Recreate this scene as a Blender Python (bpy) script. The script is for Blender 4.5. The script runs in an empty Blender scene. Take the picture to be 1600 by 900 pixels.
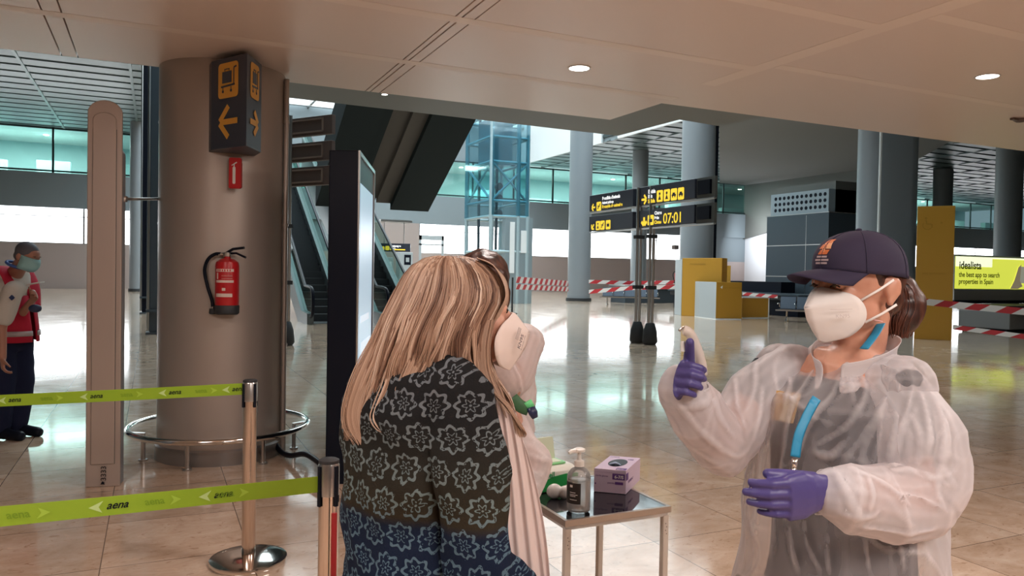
import bpy, bmesh, math, random
from mathutils import Vector, Matrix, noise
random.seed(7)
SC = bpy.context.scene
COL = SC.collection
R = math.radians

# ------------------------------------------------------------------ camera
FPX = 1200.0; EYE = 1.55
cam_d = bpy.data.cameras.new('camera'); cam_d.sensor_width = 36; cam_d.lens = 36*FPX/1600
cam_d.clip_end = 300; cam_d.clip_start = 0.05
cam = bpy.data.objects.new('camera', cam_d); COL.objects.link(cam)
CR = Matrix.Rotation(R(-25), 3, 'Z') @ Matrix.Rotation(R(90-1.19), 3, 'X') @ Matrix.Rotation(R(1.0), 3, 'Z')
cam.matrix_world = Matrix.Translation((0, 0, EYE)) @ CR.to_4x4()
SC.camera = cam

# ------------------------------------------------------------------ world, view, light
w = bpy.data.worlds.new('world'); SC.world = w; w.use_nodes = True
w.node_tree.nodes['Background'].inputs[0].default_value = (0.72, 0.86, 1.0, 1)
w.node_tree.nodes['Background'].inputs[1].default_value = 0.35
SC.view_settings.view_transform = 'Standard'; SC.view_settings.look = 'None'
SC.view_settings.exposure = 0.0; SC.view_settings.gamma = 1.0
SC.view_settings.use_curve_mapping = False
SC.cycles.max_bounces = 8; SC.cycles.transparent_max_bounces = 16
SC.cycles.sample_clamp_indirect = 6.0; SC.cycles.caustics_reflective = False; SC.cycles.caustics_refractive = False

WARM = (1.0, 0.90, 0.84)
def area(name, loc, size, power, col, rot=(0, 0, 0), sy=None, spread=None):
    d = bpy.data.lights.new(name, 'AREA'); d.energy = power; d.color = col
    d.shape = 'RECTANGLE'; d.size = size; d.size_y = sy or size
    if spread: d.spread = R(spread)
    o = bpy.data.objects.new(name, d); COL.objects.link(o); o.location = loc; o.rotation_euler = rot
    return o
# unseen lamps added at ceiling height as warm fill, around and behind the camera
area('warm_ceiling_fill', (1.2, -1.6, 3.10), 1.6, 150, WARM)
area('warm_ceiling_fill', (4.6, 0.6, 3.10), 1.4, 98, WARM)
area('warm_ceiling_fill', (-1.6, 1.6, 3.10), 1.2, 66, WARM)
area('warm_ceiling_fill', (1.9, 3.2, 3.12), 0.5, 34, WARM)
# upper gallery rooms behind the green glass, and general hall light under the roof
area('gallery_light', (-8, 61, 10.3), 8, 1200, (0.90, 1.0, 0.96), sy=3)
area('gallery_light', (8, 61, 10.3), 8, 900, (0.90, 1.0, 0.96), sy=3)
area('gallery_light', (34, 61, 10.3), 24, 2400, (0.90, 1.0, 0.96), sy=3)
area('gallery_light', (76, 61, 10.3), 20, 2000, (0.90, 1.0, 0.96), sy=3)

# ------------------------------------------------------------------ pixel <-> place helpers (photo measured at 1600x900)
O = Vector((0, 0, EYE))
def ray(u, v): return CR @ Vector(((u-800)/FPX, -(v-450)/FPX, -1.0))
def G(u, v, z=0.0): r = ray(u, v); return O + r*((z-EYE)/r.z)
def AY(u, v, Y): r = ray(u, v); return O + r*(Y/r.y)
def AX(u, v, X): r = ray(u, v); return O + r*(X/r.x)
def P(u, v, d): return O + ray(u, v)*d

# ------------------------------------------------------------------ materials
MATS = {}
def mat(name, col, rough=0.5, metal=0.0, emit=0.0, ecol=None, trans=0.0, alpha=1.0, spec=None, ior=None, sheen=0.0, sss=0.0):
    if name in MATS: return MATS[name]
    m = bpy.data.materials.new(name); m.use_nodes = True; b = m.node_tree.nodes['Principled BSDF']
    b.inputs['Base Color'].default_value = (*col, 1); b.inputs['Roughness'].default_value = rough
    b.inputs['Metallic'].default_value = metal
    if emit: b.inputs['Emission Color'].default_value = (*(ecol or col), 1); b.inputs['Emission Strength'].default_value = emit
    if trans: b.inputs['Transmission Weight'].default_value = trans
    if alpha < 1: b.inputs['Alpha'].default_value = alpha
    if spec is not None: b.inputs['Specular IOR Level'].default_value = spec
    if ior: b.inputs['IOR'].default_value = ior
    if sheen: b.inputs['Sheen Weight'].default_value = sheen
    if sss:
        b.inputs['Subsurface Weight'].default_value = sss; b.inputs['Subsurface Radius'].default_value = (1, .35, .2); b.inputs['Subsurface Scale'].default_value = 0.012
    MATS[name] = m
    return m
def N(m, t, **kw):
    n = m.node_tree.nodes.new(t)
    for k, v in kw.items():
        if k.startswith('_'): setattr(n, k[1:], v)
        else: n.inputs[k.replace('__', ' ')].default_value = v
    return n
def L(m, a, ao, b, bi): m.node_tree.links.new(a.outputs[ao], b.inputs[bi])
def bsdf(m): return m.node_tree.nodes['Principled BSDF']
def math_n(m, op, a, b=None, c=None):
    n = m.node_tree.nodes.new('ShaderNodeMath'); n.operation = op
    for i, s in enumerate((a, b, c)):
        if s is None: continue
        if isinstance(s, (int, float)): n.inputs[i].default_value = s
        else: m.node_tree.links.new(s, n.inputs[i])
    return n.outputs[0]
def ramp(m, fac, stops):
    n = m.node_tree.nodes.new('ShaderNodeValToRGB'); e = n.color_ramp.elements
    while len(e) < len(stops): e.new(0.5)
    for i, (p, c) in enumerate(stops): e[i].position = p; e[i].color = (*c, 1)
    m.node_tree.links.new(fac, n.inputs[0]); return n.outputs[0]
def bumped(m, scale=8, strength=0.1, dist=0.01, detail=3, vec=None, stretch=None):
    b = bsdf(m); tc = N(m, 'ShaderNodeTexCoord'); n = N(m, 'ShaderNodeTexNoise', Scale=scale, Detail=detail)
    if stretch:
        mp = N(m, 'ShaderNodeMapping'); mp.inputs['Scale'].default_value = stretch
        L(m, tc, 'Object', mp, 0); L(m, mp, 0, n, 'Vector')
    else: L(m, tc, 'Object', n, 'Vector')
    bp = N(m, 'ShaderNodeBump', Strength=strength, Distance=dist); L(m, n, 'Fac', bp, 'Height'); L(m, bp, 0, b, 'Normal')
    return m
def varied(m, c1, c2, scale=4, detail=3, stretch=(1, 1, 1)):
    b = bsdf(m); tc = N(m, 'ShaderNodeTexCoord'); mp = N(m, 'ShaderNodeMapping'); mp.inputs['Scale'].default_value = stretch
    n = N(m, 'ShaderNodeTexNoise', Scale=scale, Detail=detail); L(m, tc, 'Object', mp, 0); L(m, mp, 0, n, 'Vector')
    o = ramp(m, n.outputs['Fac'], [(0.35, c1), (0.65, c2)]); m.node_tree.links.new(o, b.inputs['Base Color']); return m

def floor_material():
    m = mat('polished_marble', (0.5, 0.4, 0.3), 0.1)
    b = bsdf(m); tc = N(m, 'ShaderNodeTexCoord'); sp = N(m, 'ShaderNodeSeparateXYZ'); L(m, tc, 'Object', sp, 0)
    x, y = sp.outputs[0], sp.outputs[1]
    PX_, PY_ = 0.72, 0.75
    fx = math_n(m, 'DIVIDE', math_n(m, 'ADD', x, 0.24+72), PX_); fy = math_n(m, 'DIVIDE', math_n(m, 'ADD', y, -4.40+75), PY_)
    def joint(f, w_):
        fr = math_n(m, 'FRACT', f); d = math_n(m, 'MINIMUM', fr, math_n(m, 'SUBTRACT', 1.0, fr)); return math_n(m, 'LESS_THAN', d, w_)
    j = math_n(m, 'MAXIMUM', joint(fx, 0.004), joint(fy, 0.004))
    # per tile tone
    cx = N(m, 'ShaderNodeCombineXYZ'); m.node_tree.links.new(math_n(m, 'FLOOR', fx), cx.inputs[0]); m.node_tree.links.new(math_n(m, 'FLOOR', fy), cx.inputs[1])
    wn = N(m, 'ShaderNodeTexWhiteNoise'); L(m, cx, 0, wn, 'Vector')
    # veins, stretched along x, shifted per tile
    va = N(m, 'ShaderNodeVectorMath', _operation='SCALE'); L(m, wn, 'Color', va, 0); va.inputs['Scale'].default_value = 20
    ad = N(m, 'ShaderNodeVectorMath', _operation='ADD'); L(m, tc, 'Object', ad, 0); L(m, va, 0, ad, 1)
    mp = N(m, 'ShaderNodeMapping'); mp.inputs['Scale'].default_value = (1.0, 1.5, 1); mp.inputs['Rotation'].default_value = (0, 0, 0.25); L(m, ad, 0, mp, 0)
    n1 = N(m, 'ShaderNodeTexNoise', Scale=3.2, Detail=9, Roughness=0.68, Distortion=0.5); L(m, mp, 0, n1, 'Vector')
    c1 = ramp(m, n1.outputs['Fac'], [(0.24, (0.38, 0.25, 0.165)), (0.42, (0.55, 0.40, 0.29)), (0.56, (0.63, 0.48, 0.37)), (0.74, (0.72, 0.60, 0.49))])
    n2 = N(m, 'ShaderNodeTexNoise', Scale=9, Detail=5, Distortion=2.5); L(m, mp, 0, n2, 'Vector')
    v2 = ramp(m, n2.outputs['Fac'], [(0.30, (0.62, 0.5, 0.42)), (0.38, (1, 1, 1)), (0.64, (1, 1, 1)), (0.71, (1.18, 1.15, 1.12))])
    mx = N(m, 'ShaderNodeMix', _data_type='RGBA', _blend_type='MULTIPLY'); mx.inputs[0].default_value = 0.8
    m.node_tree.links.new(c1, mx.inputs[6]); m.node_tree.links.new(v2, mx.inputs[7])
    tone = math_n(m, 'MULTIPLY_ADD', wn.outputs['Value'], 0.20, 0.88)
    mt = N(m, 'ShaderNodeVectorMath', _operation='SCALE'); m.node_tree.links.new(mx.outputs[2], mt.inputs[0]); m.node_tree.links.new(tone, mt.inputs['Scale'])
    mj = N(m, 'ShaderNodeMix', _data_type='RGBA'); m.node_tree.links.new(j, mj.inputs[0]); L(m, mt, 0, mj, 6); mj.inputs[7].default_value = (0.16, 0.11, 0.08, 1)
    L(m, mj, 2, b, 'Base Color')
    b.inputs['Specular IOR Level'].default_value = 0.62
    nr = N(m, 'ShaderNodeTexNoise', Scale=1.3, Detail=6); L(m, tc, 'Object', nr, 'Vector')
    rr = math_n(m, 'MULTIPLY_ADD', nr.outputs['Fac'], 0.10, 0.05); m.node_tree.links.new(rr, b.inputs['Roughness'])
    nb = N(m, 'ShaderNodeTexNoise', Scale=2.2, Detail=5, Roughness=0.6); L(m, mp, 0, nb, 'Vector')
    hj = math_n(m, 'MULTIPLY_ADD', j, -0.6, nb.outputs['Fac'])
    bp = N(m, 'ShaderNodeBump', Strength=0.05, Distance=0.01); m.node_tree.links.new(hj, bp.inputs['Height']); L(m, bp, 0, b, 'Normal')
    return m

M_floor = floor_material()
M_pink = mat('warm_white_metal_ceiling', (0.80, 0.665, 0.60), 0.30, 0.0, spec=0.6)
M_pink2 = mat('ceiling_bend_highlight', (0.88, 0.76, 0.69), 0.4)  # paler ceiling tone: the highlight along bent panel edges, painted in
M_gsoff = mat('grey_soffit', (0.17, 0.19, 0.19), 0.5)
M_slat = mat('white_metal_slat', (0.135, 0.20, 0.215), 0.35)
M_slatgap = mat('dark_ceiling_gap', (0.05, 0.075, 0.082), 0.8)
M_plain = mat('grey_ceiling_panel', (0.26, 0.27, 0.265), 0.85, spec=.2)
M_fascia = mat('grey_wall_panel', (0.25, 0.30, 0.33), 0.55)
M_tan = mat('pinkish_stone_wall', (0.46, 0.38, 0.36), 0.5)
M_dwall = mat('dark_grey_wall', (0.12, 0.125, 0.115), 0.6)
M_white = mat('white_panel', (0.80, 0.84, 0.86), 0.4)
M_win = mat('daylit_window', (1, 1, 1), 1, emit=6.5, ecol=(0.93, 0.97, 1.0))
M_sky = mat('daylit_skylight', (1, 1, 1), 1, emit=4.0, ecol=(0.80, 0.95, 1.0))
M_mull = mat('dark_mullion', (0.03, 0.05, 0.055), 0.4, 0.3)
M_steel = mat('brushed_steel', (0.55, 0.54, 0.53), 0.28, 0.95)
M_chrome = mat('polished_steel', (0.78, 0.75, 0.72), 0.10, 1.0)
M_colsteel = mat('clad_column_steel', (0.44, 0.385, 0.345), 0.42, 0.45)
M_black = mat('black_plastic', (0.008, 0.010, 0.018), 0.35, spec=.12)
M_rubber = mat('dark_rubber', (0.03, 0.032, 0.036), 0.6)
M_navysign = mat('dark_blue_sign', (0.050, 0.058, 0.085), 0.35)
M_yel = mat('yellow_lit_pictogram', (0.9, 0.55, 0.05), 0.5, emit=0.9, ecol=(1.0, 0.72, 0.05))
M_wlit = mat('white_lit_lettering', (0.9, 0.9, 0.9), 0.5, emit=0.9, ecol=(1, 1, 1))
M_yelp = mat('amber_vinyl', (0.80, 0.42, 0.07), 0.5)
M_kiosk = mat('yellow_kiosk_laminate', (0.52, 0.27, 0.03), 0.4)
M_kgrey = mat('pale_grey_laminate', (0.45, 0.50, 0.53), 0.4)
M_red = mat('red_paint', (0.50, 0.015, 0.02), 0.3)
M_wht = mat('white_paint', (0.75, 0.75, 0.74), 0.4)
M_colgrey = mat('grey_painted_column', (0.26, 0.29, 0.32), 0.38)
M_green = mat('lime_webbing', (0.29, 0.47, 0.02), 0.6)
M_dgreen = mat('faint_green_print', (0.20, 0.36, 0.01), 0.6)
M_lgreen = mat('pale_green_print', (0.55, 0.75, 0.30), 0.6)
M_slate = mat('dark_slate_panel', (0.055, 0.075, 0.095), 0.35)
def tinted_glass(name, col, mixf, rough=0.05):
    m = bpy.data.materials.new(name); m.use_nodes = True; nt = m.node_tree; nt.nodes.clear()
    o = nt.nodes.new('ShaderNodeOutputMaterial'); g = nt.nodes.new('ShaderNodeBsdfGlossy'); t = nt.nodes.new('ShaderNodeBsdfTransparent'); x = nt.nodes.new('ShaderNodeMixShader')
    t.inputs[0].default_value = (*col, 1); g.inputs['Roughness'].default_value = rough; x.inputs[0].default_value = mixf
    nt.links.new(t.outputs[0], x.inputs[1]); nt.links.new(g.outputs[0], x.inputs[2]); nt.links.new(x.outputs[0], o.inputs[0]); return m
M_teal = tinted_glass('teal_glass', (0.80, 0.94, 0.92), 0.07)
M_lglass = tinted_glass('blue_lift_glass', (0.62, 0.84, 0.90), 0.16)
M_bglass = tinted_glass('balustrade_glass', (0.60, 0.72, 0.70), 0.05)

# ------------------------------------------------------------------ mesh builder
class MB:
    def __init__(s): s.bm = bmesh.new()
    def face(s, pts): return s.bm.faces.new([s.bm.verts.new(Vector(p)) for p in pts])
    def box(s, x0, x1, y0, y1, z0, z1):
        return s.hexa([(x0, y0), (x1, y0), (x1, y1), (x0, y1)], z0, z1)
    def hexa(s, poly, z0, z1):                      # prism on a ground polygon
        a = [s.bm.verts.new((p[0], p[1], z0)) for p in poly]; b = [s.bm.verts.new((p[0], p[1], z1)) for p in poly]
        n = len(poly); s.bm.faces.new(a[::-1]); s.bm.faces.new(b)
        for i in range(n): s.bm.faces.new((a[i], a[(i+1) % n], b[(i+1) % n], b[i]))
        return s
    def extr(s, pts, vec):                           # prism: planar polygon swept along vec
        v = Vector(vec); a = [s.bm.verts.new(Vector(p)) for p in pts]; b = [s.bm.verts.new(Vector(p)+v) for p in pts]
        n = len(pts); s.bm.faces.new(a[::-1]); s.bm.faces.new(b)
        for i in range(n): s.bm.faces.new((a[i], a[(i+1) % n], b[(i+1) % n], b[i]))
        return s
    def tube(s, pts, r, seg=10, cap=True, flat=None, closed=False):
        pts = [Vector(p) for p in pts]; n = len(pts)
        rs = r if isinstance(r, (list, tuple)) else [r]*n
        rings = []; prev = None
        for i, p in enumerate(pts):
            if closed: t = pts[(i+1) % n]-pts[i-1]
            else: t = pts[min(i+1, n-1)]-pts[max(i-1, 0)]
            if t.length < 1e-9: t = Vector((0, 0, 1))
            t.normalize()
            if prev is None:
                a = Vector((0, 0, 1)) if abs(t.z) < 0.9 else Vector((1, 0, 0))
                if flat is not None: a = Vector(flat)
                u = a - t*a.dot(t); u.normalize()
            else:
                u = prev - t*prev.dot(t)
                if u.length < 1e-6: u = t.orthogonal()
                u.normalize()
            prev = u; v = t.cross(u); rr = rs[i]
            ra, rb = rr if isinstance(rr, (list, tuple)) else (rr, rr)
            rings.append([s.bm.verts.new(p+u*math.cos(2*math.pi*k/seg)*ra+v*math.sin(2*math.pi*k/seg)*rb) for k in range(seg)])
        m = n if closed else n-1
        for i in range(m):
            A, B = rings[i], rings[(i+1) % n]
            for k in range(seg): s.bm.faces.new((A[k], A[(k+1) % seg], B[(k+1) % seg], B[k]))
        if cap and not closed: s.bm.faces.new(rings[0][::-1]); s.bm.faces.new(rings[-1])
        return s
    def cyl(s, p0, p1, r, seg=16): return s.tube([p0, p1], r, seg)
    def lathe(s, c, prof, seg=24, rot=None):         # prof: (radius, z)
        c = Vector(c); rings = []
        for (r, z) in prof:
            ring = []
            for k in range(seg):
                v = Vector((r*math.cos(2*math.pi*k/seg), r*math.sin(2*math.pi*k/seg), z))
                if rot is not None: v = rot @ v
                ring.append(s.bm.verts.new(c+v))
            rings.append(ring)
        for A, B in zip(rings, rings[1:]):
            for k in range(seg): s.bm.faces.new((A[k], A[(k+1) % seg], B[(k+1) % seg], B[k]))
        if prof[0][0] > 1e-5: s.bm.faces.new(rings[0][::-1])
        if prof[-1][0] > 1e-5: s.bm.faces.new(rings[-1])
        return s
    def ell(s, c, r, rot=None, seg=20, ring=14):
        c = Vector(c); rings = []
        if not isinstance(r, (list, tuple)): r = (r, r, r)
        for i in range(1, ring):
            th = math.pi*i/ring; row = []
            for k in range(seg):
                ph = 2*math.pi*k/seg; v = Vector((r[0]*math.sin(th)*math.cos(ph), r[1]*math.sin(th)*math.sin(ph), r[2]*math.cos(th)))
                if rot is not None: v = rot @ v
                row.append(s.bm.verts.new(c+v))
            rings.append(row)
        t = Vector((0, 0, r[2])); b = -t
        if rot is not None: t = rot @ t; b = rot @ b
        vt = s.bm.verts.new(c+t); vb = s.bm.verts.new(c+b)
        for k in range(seg):
            s.bm.faces.new((vt, rings[0][k], rings[0][(k+1) % seg])); s.bm.faces.new((vb, rings[-1][(k+1) % seg], rings[-1][k]))
        for A, B in zip(rings, rings[1:]):
            for k in range(seg): s.bm.faces.new((A[k], B[k], B[(k+1) % seg], A[(k+1) % seg]))
        return s
    def loft(s, rings, cap=True):
        vs = [[s.bm.verts.new(Vector(p)) for p in r] for r in rings]; n = len(vs[0])
        for A, B in zip(vs, vs[1:]):
            for k in range(n): s.bm.faces.new((A[k], A[(k+1) % n], B[(k+1) % n], B[k]))
        if cap: s.bm.faces.new(vs[0][::-1]); s.bm.faces.new(vs[-1])
        return s
    def build(s, name, m, parent=None, smooth=False, bevel=0.0, subd=0):
        bmesh.ops.recalc_face_normals(s.bm, faces=s.bm.faces)
        me = bpy.data.meshes.new(name); s.bm.to_mesh(me); s.bm.free()
        return link(name, me, m, parent, smooth, bevel, subd)
def link(name, me, m, parent=None, smooth=False, bevel=0.0, subd=0):
    o = bpy.data.objects.new(name, me); COL.objects.link(o)
    if m is not None and not me.materials: me.materials.append(m)
    if smooth:
        for p in me.polygons: p.use_smooth = True
        if smooth == 'auto':
            es = o.modifiers.new('split', 'EDGE_SPLIT'); es.split_angle = R(38)
    if bevel:
        b = o.modifiers.new('bevel', 'BEVEL'); b.width = bevel; b.segments = 2; b.limit_method = 'ANGLE'
    if subd: sd = o.modifiers.new('subd', 'SUBSURF'); sd.levels = subd; sd.render_levels = subd
    if parent is not None: adopt(o, parent)
    return o
def world_inv(p):
    mw = Matrix.LocRotScale(p.location, p.rotation_euler, p.scale)
    if p.parent is not None: mw = world_inv(p.parent).inverted() @ p.matrix_parent_inverse @ mw
    return mw.inverted()
def adopt(o, parent):
    o.parent = parent; o.matrix_parent_inverse = world_inv(parent)
def tag(o, label=None, cat=None, group=None, kind=None):
    if label: o['label'] = label
    if cat: o['category'] = cat
    if group: o['group'] = group
    if kind: o['kind'] = kind
    return o
def thing(name, loc, label, cat, group=None):
    o = bpy.data.objects.new(name, None); COL.objects.link(o); o.location = loc; o.empty_display_size = 0.1
    return tag(o, label, cat, group)
def struct(name, mb, m, **k):
    o = mb.build(name, m, **k); o['kind'] = 'structure'; return o
def copy_tree(o, parent=None):
    kids = [c for c in bpy.data.objects if c.parent == o]
    c = o.copy(); COL.objects.link(c)
    if parent is not None: c.parent = parent
    for k in kids: copy_tree(k, c)
    return c
def lettering(name, text, m, parent, origin, xdir, up, size, shear=0.0, extrude=0.001, bold=0.0, align='LEFT', squash=1.0):
    cu = bpy.data.curves.new('t', 'FONT'); cu.body = text; cu.size = size; cu.extrude = extrude; cu.shear = shear; cu.offset = bold; cu.align_x = align
    to = bpy.data.objects.new('t', cu); COL.objects.link(to)
    dg = bpy.context.evaluated_depsgraph_get(); dg.update()
    me = bpy.data.meshes.new_from_object(to.evaluated_get(dg)); bpy.data.objects.remove(to)
    x = Vector(xdir).normalized(); u = Vector(up).normalized(); n = x.cross(u)
    M4 = Matrix((( x.x*squash, u.x, n.x, origin[0]), (x.y*squash, u.y, n.y, origin[1]), (x.z*squash, u.z, n.z, origin[2]), (0, 0, 0, 1)))
    me.transform(M4); me.materials.clear(); return link(name, me, m, parent)
def crom(pts, n=6):                                  # catmull-rom through points
    pts = [Vector(p) for p in pts]; out = []
    for i in range(len(pts)-1):
        p0 = pts[max(i-1, 0)]; p1 = pts[i]; p2 = pts[i+1]; p3 = pts[min(i+2, len(pts)-1)]
        for k in range(n):
            t = k/n; out.append(0.5*((2*p1)+(p2-p0)*t+(2*p0-5*p1+4*p2-p3)*t*t+(3*p1-p0-3*p2+p3)*t**3))
    out.append(pts[-1]); return out
Z = Vector((0, 0, 1))
def hdir(a, b): v = Vector(b)-Vector(a); v.z = 0; return v.normalized()
class Face:
    """a flat sign face: origin at lower left, x to the right, z up; draws thin shapes just in front of it"""
    def __init__(s, o, x, n, up=Z): s.o = Vector(o); s.x = Vector(x).normalized(); s.n = Vector(n).normalized(); s.u = Vector(up)
    def p(s, a, b, h=0.0): return s.o + s.x*a + s.u*b + s.n*h
    def poly(s, mb, pts, h=0.003, t=0.002): mb.extr([s.p(a, b, h) for a, b in pts], s.n*t)
    def rect(s, mb, a0, a1, b0, b1, h=0.003, t=0.002): s.poly(mb, [(a0, b0), (a1, b0), (a1, b1), (a0, b1)], h, t)
    def rrect(s, mb, a0, a1, b0, b1, r, h=0.003, t=0.002):
        pts = []
        for cx, cy, st in ((a1-r, b1-r, 0), (a0+r, b1-r, 90), (a0+r, b0+r, 180), (a1-r, b0+r, 270)):
            for k in range(5): an = R(st+90*k/4); pts.append((cx+r*math.cos(an), cy+r*math.sin(an)))
        s.poly(mb, pts, h, t)
    def disc(s, mb, a, b, r, h=0.003, t=0.002, n=12): s.poly(mb, [(a+r*math.cos(2*math.pi*k/n), b+r*math.sin(2*math.pi*k/n)) for k in range(n)], h, t)
    def line(s, mb, a0, b0, a1, b1, w_, h=0.003, t=0.002):
        dx, dy = a1-a0, b1-b0; l = math.hypot(dx, dy); nx, ny = -dy/l*w_/2, dx/l*w_/2
        s.poly(mb, [(a0+nx, b0+ny), (a1+nx, b1+ny), (a1-nx, b1-ny), (a0-nx, b0-ny)], h, t)
    def text(s, name, txt, m, parent, a, b, size, h=0.003, **k): return lettering(name, txt, m, parent, s.p(a, b, h), s.x, s.u, size, **k)

# ================================================================== THE SETTING
YF = 56.2                                            # far wall
MB_ = MB()
m_ = MB(); m_.box(-20, 96, -10, 72, -0.05, 0); struct('floor', m_, M_floor)
# low warm ceiling of panels with recessed seams, and paler strips standing in for light on bent panel edges
m_ = MB()
xs = [-9, -0.66, -0.645, -0.545, -0.53, 1.70, 1.712, 1.75, 1.83, 1.842, 4.29]
for a, b in ((-9, -0.66), (-0.65, -0.55), (-0.54, 1.70), (1.711, 1.745), (1.757, 1.832), (1.842, 4.285)): m_.box(a, b, -9, 6.85, 3.15, 3.28)
m_.box(4.295, 24, -9, 5.97, 3.154, 3.28)
struct('ceiling', m_, M_pink)
m_ = MB(); m_.box(-9, 24, -9, 5.9, 3.30, 3.36); m_.box(-9, 4.3, 5.9, 6.80, 3.30, 3.36); struct('ceiling', m_, M_dwall)
m_ = MB()
for y in (5.74, 4.62, 3.5, 2.38): m_.box(-9, 4.28, y-0.055, y+0.055, 3.1485, 3.1495)
m_.box(4.13, 4.28, -9, 5.2, 3.1483, 3.1493)
for y in (4.5, 3.2): m_.box(4.30, 24, y-0.05, y+0.05, 3.1525, 3.1535)
struct('trim_1', m_, M_pink2)
# grey soffit of the floor above, just behind the warm ceiling
m_ = MB(); m_.hexa([(0.85, 6.5), (4.3, 6.5), (4.3, 5.8), (6.62, 5.8), (6.37, 6.95), (6.3, 7.58), (5.66, 7.5), (5.62, 8.78), (0.85, 8.62)], 3.40, 3.62)
struct('ceiling', m_, M_gsoff)
m_ = MB(); m_.box(0.9, 5.6, 8.4, 8.6, 3.62, 4.4); struct('wall_upper', m_, M_gsoff)
# high slatted roof, left and right of the skylight void
ZR = 10.1
def slats(name, x0, x1, y0, y1, step=1.35):
    g = MB(); g.box(x0, x1, y0, y1, ZR+0.30, ZR+0.5); struct(name, g, M_slatgap)
    g = MB(); y = y0
    while y < y1-0.3:
        g.extr([(x0, y, ZR+0.05), (x0, y+step*0.58, ZR), (x0, y+step*0.62, ZR+0.03), (x0, y, ZR+0.09)], (x1-x0, 0, 0)); y += step
    struct(name, g, M_slat)
    g = MB(); x = x0+2.2
    while x < x1: g.box(x-0.06, x+0.06, y0, y1, ZR-0.02, ZR+0.25); x += 4.2
    struct('trim_2', g, M_slat)
slats('ceiling', -20, -0.3, 8.5, YF)
slats('ceiling', 26.5, 96, 10, YF)
m_ = MB(); m_.hexa([(9, 11), (27.5, 11), (50.3, 39), (50.3, 58), (48.6, 58)], ZR-0.06, ZR-0.03); struct('ceiling', m_, M_plain)
# skylight void
m_ = MB(); m_.box(-0.3, 26.5, 8.8, YF, 13.4, 13.5); struct('window_1', m_, M_sky)
m_ = MB()
for i in range(14): m_.box(-0.3, 26.5, 9.4+i*3.5, 9.75+i*3.5, 12.9, 13.35)
for i in range(9): m_.box(0.5+i*3.1, 0.65+i*3.1, 8.8, YF, 13.0, 13.35)
struct('trim_3', m_, M_steel)
m_ = MB(); m_.box(26.4, 26.55, 43.2, YF, ZR-0.02, 13.5); m_.box(26.4, 26.55, 8.8, 41.3, ZR-0.02, 13.5); struct('wall_upper', m_, M_white)
m_ = MB(); m_.box(26.6, 26.8, 41.0, 43.5, ZR, 13.5); m_.box(-0.45, -0.3, 8.8, YF, ZR-0.02, 13.5); m_.box(-0.3, 26.4, YF, YF+0.2, ZR, 13.5); m_.box(-0.3, 26.5, 8.6, 8.8, ZR-3, 13.5); struct('wall_upper', m_, M_fascia)
# outer shell
m_ = MB(); m_.box(-20.3, -20, -10, YF, 0, ZR+0.5); struct('wall_left', m_, M_fascia)
m_ = MB(); m_.box(96, 96.3, -10, YF, 0, ZR+0.5); struct('wall_right', m_, M_fascia)
M_back = mat('warm_plaster', (0.66, 0.56, 0.48), 0.7)
m_ = MB(); m_.box(-20, 96, -10.3, -10, 0, ZR+0.5); struct('wall_back', m_, M_back)
m_ = MB(); m_.box(-20, 96, -10, 8.6, ZR+0.3, ZR+0.5); m_.box(26.5, 96, 8.6, 10.0, ZR+0.3, ZR+0.5); struct('ceiling', m_, M_slatgap)
# far wall: stone below, window band, grey upper fascia, gallery glazing
def fx(u, Y=YF): return AY(u, 420, Y).x
m_ = MB(); m_.box(-20, 96, YF, YF+0.4, 0, 2.86); struct('wall_far', m_, M_tan)
m_ = MB(); m_.box(-20, 96, YF-0.25, YF+0.4, 5.10, 7.28)
for a, b in ((fx(240), fx(655)), ): m_.box(a, b, YF, YF+0.4, 2.86, 5.10)
m_.box(46.6, 73.0, YF, YF+0.4, 2.86, 5.10)
struct('wall_far', m_, M_fascia)
def win_band(n, x0, x1, z0=2.86, z1=5.10, bay=5.3):
    g = MB(); g.box(x0, x1, YF+0.25, YF+0.3, z0, z1); o = struct('window_%d' % n, g, M_win)
    g = MB(); x = x0
    while x < x1+0.01: g.box(x-0.05, x+0.05, YF+0.10, YF+0.24, z0, z1); x += bay
    g.box(x0, x1, YF+0.1, YF+0.24, z0-0.05, z0+0.05); g.box(x0, x1, YF+0.1, YF+0.24, z1-0.55, z1-0.50)
    f = g.build('window_frame', M_steel, o); return o
win_band(2, -20, fx(240)); win_band(3, fx(655), 46.6, bay=7.3); win_band(4, 73.0, 96)
# gallery behind green glass
m_ = MB(); m_.box(-20, 96, YF, YF+10, 7.0, 7.28); struct('floor', m_, M_fascia)
m_ = MB(); m_.box(-20, 96, YF+0.1, YF+10, 10.45, 10.6); struct('ceiling', m_, mat('gallery_ceiling', (0.70, 0.75, 0.70), 0.7))
M_gback = mat('gallery_pale_wall', (0.52, 0.69, 0.69), 0.7)
m_ = MB(); m_.box(-20, 96, YF+10, YF+10.2, 7.0, 10.6); struct('wall_gallery', m_, M_gback)
m_ = MB()
random.seed(3)
x = -18
while x < 94:
    wdt = random.uniform(2.0, 4.5); h = random.uniform(0.9, 1.5); m_.box(x, x+wdt, YF+5.5, YF+6.1, 7.28, 7.28+h); x += wdt+random.uniform(1.5, 5)
struct('wall_gallery', m_, mat('gallery_counter', (0.62, 0.9, 0.88), 0.5))
def gallery(n, x0, x1):
    g = MB(); g.box(x0, x1, YF-0.10, YF-0.08, 7.28, 10.12); o = struct('window_%d' % n, g, M_teal)
    g = MB(); x = x0
    while x < x1: g.box(x-0.06, x+0.06, YF-0.16, YF-0.04, 7.28, 10.12); x += 3.55
    for z in (7.40, 10.06): g.box(x0, x1, YF-0.16, YF-0.04, z-0.05, z+0.05)
    g.build('window_frame', M_mull, o)
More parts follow.
